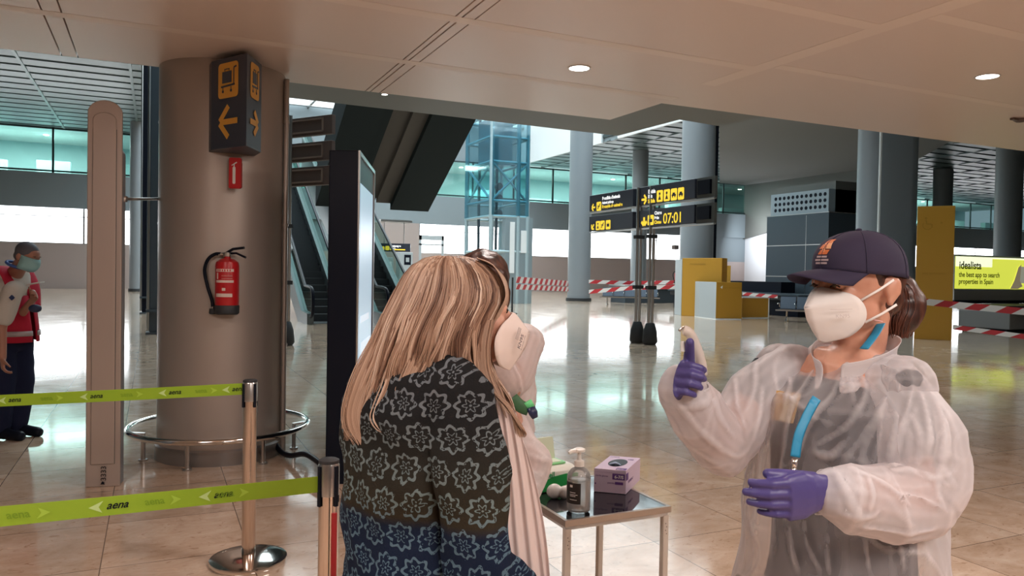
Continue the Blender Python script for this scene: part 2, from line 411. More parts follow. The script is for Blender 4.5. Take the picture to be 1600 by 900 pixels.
gallery(5, -20, 50); gallery(6, 50.3, 96)
m_ = MB()
for i in range(22): m_.lathe((-17+i*5.1, YF+2.4+(i % 3)*1.6, 10.43), [(0.0, -0.02), (0.16, -0.02), (0.17, 0.0)], 12)
struct('trim_4', m_, mat('gallery_downlight', (1, 1, 1), 0.5, emit=12, ecol=(1, 1, 0.9)))
# dark side wall on the right, white wall under it
m_ = MB(); m_.extr([(50.0, YF, 5.0), (50.0, 52.4, 5.65), (50.0, 47.5, 6.7), (50.0, 41.0, 6.7), (50.0, 41.0, ZR), (50.0, YF, ZR)], (0.2, 0, 0)); struct('wall_side', m_, M_dwall)
m_ = MB(); m_.box(50.25, 50.5, 41, YF, 0, 6.8); struct('wall_side', m_, mat('white_tiled_wall', (0.72, 0.73, 0.76), 0.3))
area('side_wall_fill', (47.5, 53.5, 5.2), 4, 260, (0.9, 0.95, 1.0), rot=(0, R(-80), 0), sy=1)  # added fill lamp that brightens the white wall, not a fixture
# wall block behind the escalators
m_ = MB(); m_.box(AY(570, 420, 44).x, AY(654, 420, 44).x, 44, 45, 0, 4.35); struct('wall_block', m_, M_tan)
# walls that close the low ceiling zone at the sides, out of view
m_ = MB(); m_.box(24, 24.2, -10, 3, 0, 3.3); struct('wall_lobby', m_, M_back)
m_ = MB(); m_.box(-9.2, -9, -10, 4, 0, 3.3); struct('wall_lobby', m_, M_back)

# ================================================================== COLUMNS
def column(u, v, d, r, label, sx=1.0, z1=ZR, group=None):
    c = P(u, v, d); t = thing('column', (c.x, c.y, 0), label, 'column', group)
    g = MB(); n = 32; dirv = Vector((math.cos(R(-25)), math.sin(R(-25)), 0)); nv = Vector((-dirv.y, dirv.x, 0))
    poly = [c + dirv*(r*math.cos(2*math.pi*k/n)+ (sx-1)*r*(1 if math.cos(2*math.pi*k/n) > 0 else -1)) + nv*(r*math.sin(2*math.pi*k/n)) for k in range(n)]
    g.hexa([(p.x, p.y) for p in poly], 0, z1); g.build('shaft', M_colgrey, t, smooth='auto')
    g = MB(); g.hexa([((p.x-c.x)*1.12+c.x, (p.y-c.y)*1.12+c.y) for p in poly], 0, 0.16); g.build('base_collar', M_rubber, t)
    return t, c
column(904, 470, 43.1, 0.64, 'round grey column left of the hanging time display')
t, c = column(1086, 490, 31.0, 0.66, 'round grey column rising behind the yellow kiosks')
g = MB(); q = P(1112, 420, 31.0); g.box(q.x-0.03, q.x+0.12, q.y-0.1, q.y+0.25, 0, ZR); g.build('seam_strip', M_black, t)
t, c = column(1380, 500, 28.7, 0.62, 'wide grey column behind the head of the woman in the cap', sx=1.72)
g = MB(); q = P(1371, 420, 27.75); g.cyl((q.x, q.y, 0), (q.x, q.y, ZR), 0.05, 8); g.build('seam_strip', M_white, t)
column(997, 440, 53.5, 0.55, 'slender far column behind the posts of the time display')
column(1572, 440, 42.0, 0.66, 'round grey column above the yellow advertisement')
column(1469, 440, 60.0, 0.7, 'far column above the tall amber panel')
column(212, 440, 46.0, 0.36, 'slim grey pillar between the white gate post and the dark posts')

# ================================================================== NEAR CLAD COLUMN
cc = Vector((0.515, 6.82, 0)); RC = 0.49
t = thing('clad_column', cc, 'large round column with beige metal cladding, fire extinguisher hanging on it', 'column')
g = MB(); g.lathe(cc, [(RC, 0.10), (RC, 3.16)], 64); g.build('cladding', M_colsteel, t, smooth='auto')
g = MB(); g.lathe(cc, [(RC+0.014, 0), (RC+0.014, 0.11), (RC, 0.125)], 64); g.build('plinth', mat('plinth_steel', (0.30, 0.28, 0.27), 0.35, 0.6), t, smooth='auto')
g = MB(); zr = 0.235; rr = 0.70
g.tube([cc+Vector((rr*math.cos(2*math.pi*k/72), rr*math.sin(2*math.pi*k/72), zr)) for k in range(72)], 0.024, 12, closed=True)
rail = g.build('bumper_rail', M_chrome, t, smooth=True)
for an in (-8, -62, -118, -172, 128, 60):
    a = R(an); dv = Vector((math.cos(a), math.sin(a), 0)); g = MB(); b = cc+dv*(RC+0.10)
    g.tube([b, b+Z*(zr-0.02), cc+dv*rr+Z*(zr-0.01)], 0.018, 8); g.lathe(b, [(0.035, 0), (0.035, 0.012)], 12); g.build('rail_support', M_steel, rail, smooth='auto')
def on_col(u, v, off=0.0):                            # point on the column surface under a pixel
    r_ = ray(u, v); a = r_.x**2+r_.y**2; b = -2*(r_.x*cc.x+r_.y*cc.y); c_ = cc.x**2+cc.y**2-(RC+off)**2
    D = b*b-4*a*c_
    tt = (-b-math.sqrt(max(D, 0)))/(2*a); return O+r_*tt
for k, (u, rad, m__) in enumerate(((437, 0.020, M_colsteel), (445, 0.022, M_colsteel), (252, 0.026, M_steel))):
    q = P(u, 400, 6.42 if k < 2 else 6.5); g = MB(); g.cyl((q.x, q.y, 0.02), (q.x, q.y, 3.12 if k < 2 else 3.15), rad, 10)
    for z in (0.9, 1.9, 2.75): g.cyl((q.x, q.y, z), (q.x, q.y, z+0.02), rad+0.006, 10)
    g.build('downpipe', m__, t, smooth='auto')
# thin curved conduit to the gate post
g = MB(); a = P(194, 311, 5.45); b = P(246, 311, 6.2); b2 = P(256, 303, 6.34); c2 = P(259, 270, 6.42); c3 = P(260, 98, 6.42)
g.tube([a, a.lerp(b, .5), b, b.lerp(b2, .6)+Vector((0, 0, -.004)), b2, c2, c3], 0.011, 8); g.lathe(a, [(0.022, -0.02), (0.022, 0.02)], 10)
tag(g.build('conduit', M_steel, None, smooth=True), 'thin bent metal conduit joining the white gate post to the clad column', 'pipe')
# box sign wrapped on the column
Lc, Cc, Rc2 = P(330, 170, 5.80), P(385, 170, 5.55), P(408.5, 170, 5.87)
bk1 = Lc+(cc-Lc).normalized()*0; 
zt, zb = 3.10, 2.43
def xy(p): return (p.x, p.y)
t = thing('direction_sign', (Cc.x, Cc.y, zb), 'dark blue three sided luggage trolley sign with yellow arrow on the clad column', 'sign')
g = MB(); n1 = (Vector((cc.x, cc.y, 0))-Vector((Cc.x, Cc.y, 0))).normalized()*0.28
g.hexa([xy(Lc), xy(Cc), xy(Rc2), xy(Rc2+n1), xy(Lc+n1)], zb, zt); g.build('sign_box', M_navysign, t, bevel=0.006)
def trolley(F, wd, name_parent, flip=1):
    mb = MB(); F.rrect(mb, wd*.22, wd*.78, .37, .63, .03); mb.build('pictogram_panel', M_yelp, name_parent)
    mb = MB(); h = 0.006
    s_ = lambda a: wd*.5+(a)*wd*.5*flip
    F.poly(mb, [(s_(-.32), .48), (s_(.20), .48), (s_(.20), .565), (s_(-.32), .565)], h)
    F.line(mb, s_(-.18), .568, s_(-.18), .582, .006, h); F.line(mb, s_(.06), .568, s_(.06), .582, .006, h); F.line(mb, s_(-.2), .582, s_(.08), .582, .007, h)
    F.line(mb, s_(-.38), .455, s_(.38), .462, .014, h); F.line(mb, s_(.33), .462, s_(.33), .585, .009, h); F.line(mb, s_(.33), .585, s_(.47), .592, .012, h)
    F.disc(mb, s_(-.28), .42, .011, h); F.disc(mb, s_(.18), .42, .011, h); F.line(mb, s_(-.28), .42, s_(-.28), .45, .006, h); F.line(mb, s_(.18), .42, s_(.18), .45, .006, h)
    mb.build('trolley_pictogram', M_navysign, name_parent)
def arrow(F, cx, cy, s_, dx, dy, mb, w_=None, h=0.003, t=0.002):
    w_ = w_ or s_*0.24; nx, ny = -dy, dx
    tip = (cx+dx*s_*.5, cy+dy*s_*.5); F.line(mb, cx-dx*s_*.5, cy-dy*s_*.5, cx+dx*s_*.40, cy+dy*s_*.40, w_, h, t)
    for q_ in (1, -1): F.line(mb, tip[0]+q_*nx*w_*.2-dx*w_*.3, tip[1]+q_*ny*w_*.2-dy*w_*.3, cx-dx*s_*.02+q_*nx*s_*.5, cy-dy*s_*.02+q_*ny*s_*.5, w_, h+.0004*q_, t)
for (A, B, fl) in ((Lc, Cc, 1), (Cc, Rc2, 1)):
    x = hdir(A, B); n_ = Vector((x.y, -x.x, 0)); wd = (Vector((B.x-A.x, B.y-A.y, 0))).length
    F = Face((A.x, A.y, zb), x, n_); trolley(F, wd, t, fl)
    mb = MB(); arrow(F, wd*.5, .195, .19*(wd/.36), -1 if A is Lc else 1, 0, mb, .042); mb.build('arrow', M_yelp, t)
# red projecting extinguisher sign
q = P(367, 271, 5.87); x = Vector((math.cos(R(-25)), math.sin(R(-25)), 0)); nrm = Vector((x.y, -x.x, 0))
t = thing('extinguisher_sign', on_col(367, 271), 'small red projecting sign under the trolley sign on the clad column', 'sign')
g = MB(); F = Face(q-x*.045-Z*.115, x, nrm)
F.rrect(g, 0, .092, 0, .235, .012, -.02, .024); g.extr([F.p(.03, .02, -.02), F.p(.06, .02, -.02), F.p(.06, .21, -.02), F.p(.03, .21, -.02)], nrm*-0.10); g.build('sign_plate', M_red, t)
g = MB(); F.rrect(g, .030, .052, .035, .165, .008, .006); F.line(g, .041, .165, .041, .185, .008, .006); F.line(g, .041, .187, .062, .200, .008, .006); F.line(g, .041, .187, .022, .175, .006, .006); g.build('pictogram', M_wht, t)
# fire extinguisher
def extinguisher(base, r, h, label, xv, nv, detail=True):
    t = thing('fire_extinguisher', base, label, 'fire extinguisher')
    b = Vector(base)
    g = MB(); g.lathe(b+Z*.10*h, [(r*.96, 0), (r, .03*h), (r, .60*h), (r*.93, .655*h), (r*.6, .695*h), (r*.28, .71*h), (r*.28, .74*h)], 28); g.build('cylinder', M_red, t, smooth='auto')
    g = MB(); g.lathe(b, [(r*.9, 0), (r*1.03, .02*h), (r*1.05, .12*h), (r*1.0, .135*h)], 28); g.build('boot', M_rubber, t, smooth='auto')
    top = b+Z*(.83*h)
    g = MB(); g.lathe(top, [(r*.3, 0), (r*.36, .02*h), (r*.36, .06*h), (r*.2, .07*h)], 14); g.cyl(top+Z*.035*h, top+Z*.035*h-xv*r*.75, r*.14, 10); g.build('valve', M_steel, t, smooth='auto')
    g = MB(); g.tube([top+Z*.06*h-xv*r*.05, top+Z*.115*h+xv*r*.5, top+Z*.135*h+xv*r*1.45], [(r*.12, r*.22)]*3, 8); g.tube([top+Z*.05*h, top+Z*.055*h+xv*r*.8, top-Z*.005*h+xv*r*1.6], [(r*.1, r*.2)]*3, 8); g.build('handle', M_black, t, smooth='auto')
    pts = [top+Z*.04*h-xv*r*.6, top+Z*.035*h-xv*r*1.1, top-Z*.04*h-xv*r*1.7, top-Z*.2*h-xv*r*2.0, top-Z*.42*h-xv*r*1.75, top-Z*.62*h-xv*r*1.35, top-Z*.72*h-xv*r*1.25]
    g = MB(); g.tube(crom(pts, 5), r*.15, 10); g.build('hose', M_black, t, smooth=True)
    g = MB(); e = pts[-1]; g.tube([e, e-Z*.03*h], r*.13, 10); g.build('hose_clip', M_chrome, t, smooth='auto')
    g = MB(); g.lathe(e-Z*.11*h, [(r*.25, 0), (r*.32, .02*h), (r*.28, .08*h)], 12); g.build('nozzle', M_rubber, t, smooth='auto')
    if detail:
        def arc(a0, a1, z0, z1, m, nm, k=1.012):
            g = MB(); pts0 = []; n = 10
            for i in range(n+1):
                a = R(a0+(a1-a0)*i/n); pts0.append(b+(xv*math.sin(a)+nv*math.cos(a))*r*k)
            for i in range(n): g.face([pts0[i]+Z*z0*h, pts0[i+1]+Z*z0*h, pts0[i+1]+Z*z1*h, pts0[i]+Z*z1*h])
            return g.build(nm, m, t)
        M_lab = mat('pale_label', (0.72, 0.60, 0.55), 0.5); M_lab2 = mat('label_red_print', (0.62, 0.10, 0.08), 0.5)
        arc(-42, 52, .46, .495, M_lab, 'label'); arc(-42, 52, .615, .655, M_lab, 'label'); arc(-42, 45, .255, .305, M_lab, 'label'); arc(-78, -55, .46, .68, M_lab, 'label')
        for k_ in range(6): arc(-30+12*k_, -24+12*k_, .622, .648, M_red, 'label_print', 1.02)
        for k_ in range(4): arc(-8, 45, .515+.02*k_, .519+.02*k_, M_lab2 if k_ % 2 else M_lab, 'label_print', 1.016)
        arc(-36, -26, .51, .60, M_lab, 'label_print', 1.016); arc(-5, 12, .345, .385, M_lab, 'label_print', 1.016)
        g = MB(); g.box(-.02, .02, -.01, .01, 0, .03); g.bm.transform(Matrix.Translation(b+Z*.62*h-nv*(r+.005))); g.build('wall_bracket', M_steel, t)
    return t
q = on_col(362, 470); er = 0.087; base = q+nrm*(er+.01); base.z = 1.55+(417.5-493)*5.75/1200
extinguisher(base, er, 0.53, 'red fire extinguisher with black hose hanging on the clad column', x, nrm)

# ================================================================== WHITE GATE POST
A = G(133, 762); t = thing('gate_post', A, 'tall beige metal gate post with rounded top beside the clad column', 'post')
xg = Vector((math.cos(R(-12)), math.sin(R(-12)), 0)); ng = Vector((xg.y, -xg.x, 0)); W_ = 0.222; H_ = 2.69
F = Face((A.x, A.y, 0), xg, ng)
def gate_poly(i, zt_, zb_): 
    r_ = W_/2-i; return [(i, zb_), (W_-i, zb_)]+[(W_/2+r_*math.cos(R(a)), zt_-(W_/2-.02)+ (r_-.02)*math.sin(R(a))) for a in range(0, 181, 15)]
M_gate = mat('beige_gate_metal', (0.42, 0.35, 0.31), 0.4, 0.25)
g = MB(); F.poly(g, gate_poly(0, H_, 0), -0.02, 0.02); g.build('front_shell', M_gate, t, bevel=0.006)
g = MB(); F.poly(g, gate_poly(0.036, H_-.05, .16), 0.0, 0.010); g.build('raised_panel', M_gate, t, bevel=0.005)
g = MB(); F.poly(g, gate_poly(0.010, H_-.28, 0.0), -0.14, 0.12); g.build('rear_shell', mat('grey_gate_metal', (0.32, 0.36, 0.40), 0.4, 0.3), t, bevel=0.006)
g = MB(); F.line(g, .036, .16, .036, H_-.2, .004, .0); F.line(g, W_-.036, .16, W_-.036, H_-.2, .004, .0); g.build('groove', M_mull, t)
lettering('number', '3333', M_black, t, F.p(.135, .045, .012), Z, -xg, .048, squash=1.1)
g = MB(); F.poly(g, [(.105, .038), (.125, .018), (.125, .038)], .012, .002); F.poly(g, [(.10, .022), (.128, .022), (.114, .044)], .0121, .002); g.build('arrow_mark', M_black, t)

# ================================================================== BARRIER POSTS WITH LIME BELTS
def stanchion(pos, h, r, label):
    t = thing('barrier_post', (pos.x, pos.y, 0), label, 'barrier post', 'belt barrier posts'); b = Vector((pos.x, pos.y, 0))
    g = MB(); g.lathe(b, [(.195, 0), (.198, .012), (.195, .024), (.16, .034), (.08, .042), (.045, .046), (.0, .046)], 48); g.build('base', M_chrome, t, smooth='auto')
    g = MB(); g.lathe(b, [(r, .04), (r, h-.10)], 24); g.build('post', mat('warm_polished_post', (0.74, 0.62, 0.54), 0.16, 1.0), t, smooth='auto')
    g = MB(); g.lathe(b, [(r*1.08, h-.105), (r*1.08, h-.012), (r*.98, h-.004), (r*.5, h)], 24); hd = g.build('belt_head', M_steel, t, smooth='auto')
    g = MB()
    for a in (-155, -60, 30, 120):
        a = R(a); dv = Vector((math.cos(a), math.sin(a), 0)); sv = Vector((-dv.y, dv.x, 0)); c_ = b+dv*(r*1.06)
        g.extr([c_-sv*.006+Z*(h-.135), c_+sv*.006+Z*(h-.135), c_+sv*.006+Z*(h-.012), c_-sv*.006+Z*(h-.012)], dv*.006)
    g.build('slot', M_black, hd)
    g = MB(); g.lathe(b, [(r*1.05, h-.005), (r*1.05, h+.004), (r*.8, h+.008), (0, h+.009)], 24); g.build('cap', M_rubber, t, smooth='auto')
    return t
def belt(t, a, b, sag, hw, marks):
    g = MB(); n = 24; pts = []
    for i in range(n+1):
        f = i/n; p = Vector(a).lerp(Vector(b), f); p.z -= sag*4*f*(1-f); pts.append(p)
    xv = hdir(a, b); nv = Vector((-xv.y, xv.x, 0)); 
    if nv.dot(Vector(a)) > 0: nv = -nv
    g.bm.verts.ensure_lookup_table()
    top = [p+Z*hw for p in pts]; bot = [p-Z*hw for p in pts]
    for i in range(n):
        for s_ in (1,):
            q0, q1, q2, q3 = bot[i], bot[i+1], top[i+1], top[i]
            g.face([q0+nv*.0008, q1+nv*.0008, q2+nv*.0008, q3+nv*.0008]); g.face([q3-nv*.0008, q2-nv*.0008, q1-nv*.0008, q0-nv*.0008])
        g.face([top[i]+nv*.0008, top[i+1]+nv*.0008, top[i+1]-nv*.0008, top[i]-nv*.0008]); g.face([bot[i]+nv*.0008, bot[i]-nv*.0008, bot[i+1]-nv*.0008, bot[i+1]+nv*.0008])
    bo = g.build('belt', M_green, t)
    def at(f): p = Vector(a).lerp(Vector(b), f); p.z -= sag*4*f*(1-f); return p
    for (f, kind) in marks:
        p = at(f); e = at(f-.02)-at(f+.02); e.normalize(); xr = e; up = nv.cross(xr); 
        if up.z < 0: up = -up
        F = Face(p+nv*.0012-up*0, xr, nv, up); mb = MB(); s_ = hw
        if kind == 0:
            F.poly(mb, [(-s_*1.9, -.0), (-s_*.55, s_*.62), (-s_*.95, 0), (-s_*.55, -s_*.62)], .0002, .0004); mb.build('arrow_mark', M_lgreen, bo)
            F.text('lettering', 'aena', M_black, bo, -s_*.2, -s_*.3, s_*1.15, .0006, shear=.3, extrude=.0002, bold=.0005)
        else:
            F.poly(mb, [(s_*1.9, 0), (s_*.75, s_*.55), (s_*1.1, 0), (s_*.75, -s_*.55)], .0002, .0004); mb.build('arrow_mark', mat('faint_lime_print', (.40, .62, .06), .6), bo)
            F.text('lettering', 'aena', M_dgreen, bo, -s_*1.8, -s_*.3, s_*1.1, .0006, shear=-.3, extrude=.0002, bold=.0004)
    return bo
p1 = P(391, 597, 4.03); s1 = stanchion(p1, .955, .035, 'polished barrier post holding the upper lime belt, its round base fully seen')
pc = P(391, 607, 4.03); e1 = P(0, 628.5, 3.95); e1b = P(-330, 640, 3.9)
a1 = pc + (e1-pc).normalized()*.035
L1 = (e1b-a1).length
def frac(a, b, u, d): return (P(u, 620, d)-a).length/(b-a).length
belt(s1, a1, e1b, 0.004, .030, [(frac(a1, e1b, u, 4.0), k) for u, k in ((370, 0), (322, 1), (265, 0), (207, 1), (145, 0), (86, 1), (22, 0))])
p2 = P(514, 722, 2.38); s2 = stanchion(p2, .955, .030, 'nearer barrier post holding the lower lime belt beside the blond woman')
pc = P(514, 755, 2.38); e2 = P(0, 807, 1.83); e2b = P(-300, 835, 1.62)
a2 = pc+(e2-pc).normalized()*.03
belt(s2, a2, e2b, 0.003, .0245, [(frac(a2, e2b, u, d), k) for u, d, k in ((498, 2.36, 1), (424, 2.28, 0), (318, 2.15, 1), (225, 2.05, 0), (96, 1.93, 1), (12, 1.85, 0))])
g = MB(); q = Vector((p2.x+.012, p2.y-.0305, 0)); g.box(q.x-.008, q.x+.008, q.y-.002, q.y+.004, .06, .80); g.build('red_tape', mat('red_tape', (.45, .02, .03), .35), s2)

# ================================================================== DISPLAY TOTEM and its cable
C = P(557.5, 420, 5.5); Lf = P(512, 420, 5.5); Rr = P(582, 420, 6.65)
t = thing('display_totem', (C.x, C.y, 0), 'tall black display totem seen edge on with pale blue screen, behind the blond woman', 'display')
hz = 2.40; off = Lf-C; off.z = 0
g = MB(); g.hexa([xy(Lf), xy(C), xy(Rr), xy(Rr+off)], 0, hz); g.build('housing', M_black, t, bevel=.008)
xs_ = hdir(C, Rr); ns = Vector((xs_.y, -xs_.x, 0)); wl = Vector((Rr.x-C.x, Rr.y-C.y, 0)).length
F = Face((C.x, C.y, 0), xs_, ns)
g = MB(); F.rect(g, .12, wl-.12, .25, 2.18, .002, .004); g.build('screen', mat('pale_blue_screen', (.3, .4, .5), .3, emit=.55, ecol=(.50, .70, .86)), t)
g = MB(); F.rect(g, 0, .03, 0, hz, .001, .012); F.rect(g, wl-.03, wl, 0, hz, .001, .012); F.rect(g, .03, wl-.03, hz-.03, hz, .001, .012); g.build('trim_frame', M_steel, t)
g = MB(); F.rect(g, .25, wl-.25, .5, 1.0, .007, .002); F.rect(g, .2, .8, 1.15, 1.2, .007, .002); g.build('screen_image', mat('screen_pale', (.5, .6, .7), .4, emit=.7, ecol=(.72, .85, .95)), t)
g = MB(); a = on_col(437, 712, .05); a.z = .05; b = P(509, 705, 5.6); b.z = .10
g.tube(crom([a+Vector((-.06, .12, .12)), a+Vector((0, 0, .0)), a.lerp(b, .25)+Vector((0, 0, -.01)), a.lerp(b, .6)+Vector((0, 0, .045)), b+Vector((-.02, -.02, .02))], 6), .022, 10)
tag(g.build('cable', M_black, None, smooth=True), 'thick black cable running from the clad column to the black totem', 'cable')

# ================================================================== SIGN TOTEMS
def sign_posts(t, ps, h, r=.055):
    for p in ps:
        for s_ in (-1, 1):
            g = MB(); q_ = Vector((p.x+s_*.045, p.y, 0)); g.cyl(q_+Z*.3, q_+Z*h, r*.62, 12); g.build('post', M_steel, t, smooth='auto')
        g = MB(); g.lathe((p.x, p.y, 0), [(.13, 0), (.17, .06), (.15, .30), (.10, .46), (.08, .48)], 14); g.build('post_sleeve', M_rubber, t, smooth='auto')
        g = MB(); g.box(p.x-.11, p.x+.11, p.y-.06, p.y+.06, 1.22, 1.30); g.box(p.x-.11, p.x+.11, p.y-.06, p.y+.06, 2.35, 2.43); g.build('clamp', M_rubber, t)
# right: time display
A = P(920, 420, 19.3); B = P(1112, 420, 15.0); xv = hdir(A, B); nv = Vector((xv.y, -xv.x, 0)); tot = Vector((B.x-A.x, B.y-A.y, 0)).length
pa = P(991, 400, 17.3); pb = P(1011, 400, 16.9)
t = thing('sign_totem', ((pa.x+pb.x)/2, (pa.y+pb.y)/2, 0), 'dark blue direction sign with yellow clock reading 07:01 on two steel posts', 'sign')
sign_posts(t, [pa+nv*-.12, pb+nv*-.12], 3.5)
def apos(u):                                          # length along the board plane at pixel column u
    r_ = ray(u, 420); den = r_.x*nv.x+r_.y*nv.y; tt = (A.x*nv.x+A.y*nv.y)/den; p = O+r_*tt; return (Vector((p.x-A.x, p.y-A.y, 0))).dot(xv)
rows = ((3.10, 3.50), (2.60, 2.98))
for (u0, u1) in ((919, 987), (994, 1083)):
    for (z0, z1) in rows:
        g = MB(); Fb = Face((A.x, A.y, 0), xv, nv); a0, a1 = apos(u0), apos(u1)
        Fb.rect(g, a0, a1, z0, z1, -.10, .10); bd = g.build('board', M_navysign, t, bevel=.01)
for (z0, z1) in rows:
    g = MB(); a0, a1 = apos(1083.5), apos(1112); Fb.rect(g, a0, a1, z0-.03, z1, -.10, .06); g.build('back_board', M_dwall, t); g = MB(); Fb.rect(g, a0+.08, a1-.1, z0+.06, z1-.06, -.04, .05); g.build('speaker_grille', M_black, t)
    g = MB(); a0, a1 = apos(919), apos(1112); Fb.rect(g, a0, a1, z0-.045, z0-.015, -.08, .06); g.build('rail', M_steel, t)
def zrow(u, v): # height on board plane
    r_ = ray(u, v); den = r_.x*nv.x+r_.y*nv.y; tt = (A.x*nv.x+A.y*nv.y)/den; return (O+r_*tt).z
def pict(u0, u1, zc, sz, glyph):
    a0, a1 = apos(u0), apos(u1); g = MB(); Fb.rrect(g, a0, a1, zc-sz/2, zc+sz/2, sz*.12); g.build('pictogram_panel', M_yel, t)
    g = MB(); w__ = a1-a0; 
    if glyph == 0: Fb.disc(g, (a0+a1)/2, zc+sz*.2, sz*.13, .007); Fb.poly(g, [((a0+a1)/2-w__*.25, zc-sz*.33), ((a0+a1)/2+w__*.25, zc-sz*.33), ((a0+a1)/2, zc+sz*.08)], .007)
    elif glyph == 1: Fb.line(g, a0+w__*.25, zc-sz*.3, a1-w__*.2, zc+sz*.3, sz*.14, .007); Fb.line(g, a0+w__*.2, zc+sz*.05, a1-w__*.25, zc-sz*.02, sz*.1, .0075)
    elif glyph == 2: Fb.rect(g, a0+w__*.22, a1-w__*.22, zc-sz*.22, zc+sz*.12, .007); Fb.line(g, a0+w__*.4, zc+sz*.22, a1-w__*.4, zc+sz*.22, sz*.06, .007)
    elif glyph == 3: Fb.rect(g, a0+w__*.15, a1-w__*.15, zc-sz*.14, zc+sz*.02, .007); Fb.rect(g, a0+w__*.3, a1-w__*.3, zc+sz*.02, zc+sz*.16, .0075); Fb.disc(g, a0+w__*.3, zc-sz*.2, sz*.07, .007); Fb.disc(g, a1-w__*.3, zc-sz*.2, sz*.07, .0075)
    g.build('pictogram', M_navysign, t)
g = MB(); arrow(Fb, apos(925.5), 3.19, .17, -1, 0, g); g.build('arrow', M_yel, t); pict(930.5, 937.5, 3.20, .22, 1)
Fb.text('lettering', 'Recollida d\'animals', M_wlit, t, apos(939), 3.345, .105, bold=.004); Fb.text('lettering', 'Animal pick-up', M_wlit, t, apos(939), 3.245, .085, bold=.003); Fb.text('lettering', 'Recogida de animales', M_yel, t, apos(939), 3.145, .105, bold=.003)
g = MB(); arrow(Fb, apos(925), 2.71, .16, -.707, -.707, g); g.build('arrow', M_yel, t); pict(930, 936.5, 2.73, .22, 0); pict(937, 943.5, 2.73, .22, 1); pict(945.5, 952.5, 2.73, .22, 2)
g = MB(); arrow(Fb, apos(1004.5), 3.215, .20, 1, 0, g); g.build('arrow', M_yel, t)
Fb.text('lettering', 'Eixida', M_wlit, t, apos(1010.5), 3.335, .115, bold=.004); Fb.text('lettering', 'Exit', M_wlit, t, apos(1010.5), 3.235, .10, bold=.004); Fb.text('lettering', 'Salida', M_yel, t, apos(1010.5), 3.125, .115, bold=.004)
for k, gl in enumerate((0, 0, 3, 3)): pict(1024+11*k, 1033.4+11*k, 3.245-.003*k, .25, gl)
g = MB(); arrow(Fb, apos(1005), 2.72, .20, 0, -1, g, .065); g.build('arrow', M_yel, t); pict(1010.5, 1020, 2.745, .22, 2)
Fb.text('lettering', 'Cintes', M_wlit, t, apos(1021), 2.855, .10, bold=.003); Fb.text('lettering', 'Belts', M_wlit, t, apos(1021), 2.755, .085, bold=.003); Fb.text('lettering', 'Cintas', M_yel, t, apos(1021), 2.655, .10, bold=.003)
Fb.text('clock_digits', '07:01', M_yel, t, apos(1034.5), 2.645, .31, bold=.003, squash=.98)
# left: backs of a similar sign, behind the clad column
pp = P(448, 420, 15.4); t = thing('sign_totem', (pp.x, pp.y, 0), 'back of a brown three board sign on a post right of the clad column', 'sign')
sign_posts(t, [pp], 4.6)
A2 = P(395, 420, 16.3); B2 = P(516, 420, 15.2); xv2 = hdir(A2, B2); nv2 = Vector((xv2.y, -xv2.x, 0)); wl2 = Vector((B2.x-A2.x, B2.y-A2.y, 0)).length
M_brown = mat('brown_sign_back', (.12, .085, .075), .5)
for z0, z1 in ((4.22, 4.60), (3.71, 4.09), (3.22, 3.60)):
    F = Face((A2.x, A2.y, 0), xv2, nv2); g = MB(); F.rect(g, 0, wl2, z0, z1, -.1, .1); g.build('board', M_brown, t, bevel=.01)
    g = MB()
    for (c1, c2, d1, d2) in ((.2, wl2-.22, z1-.075, z1-.045), (.2, wl2-.22, z0+.055, z0+.085), (wl2-.25, wl2-.22, z0+.055, z1-.045)): F.rect(g, c1, c2, d1, d2, .001, .03)
    g.build('back_frame', mat('pale_brown_tube', (.33, .25, .21), .4, .3), t)
# dark twin posts left of the column
for (u, d, wd, ztop, lab) in ((228, 24.8, .22, 8.2, 'dark square post standing far back left of the clad column'), (243, 17.5, .24, 6.4, 'grey square post with steel edge just left of the clad column')):
    p = P(u, 420, d); t = thing('hall_post', (p.x, p.y, 0), lab, 'post'); g = MB(); g.box(p.x-wd/2, p.x+wd/2, p.y-.12, p.y+.12, 0, ztop); g.build('shaft', M_black if u < 230 else M_slate, t, bevel=.01)
    g = MB()
    for s_ in (-1, 1): g.cyl((p.x+s_*(wd/2+.03), p.y-.14, .1), (p.x+s_*(wd/2+.03), p.y-.14, ztop), .03, 8)
    g.build('edge_tube', M_steel, t, smooth='auto'); g = MB(); g.box(p.x-wd*.8, p.x+wd*1.3, p.y-.25, p.y+.2, 0, .05); g.box(p.x-wd*.8, p.x+wd*1.4, p.y-.2, p.y+.1, .5, .56); g.build('foot_plate', M_slate, t)

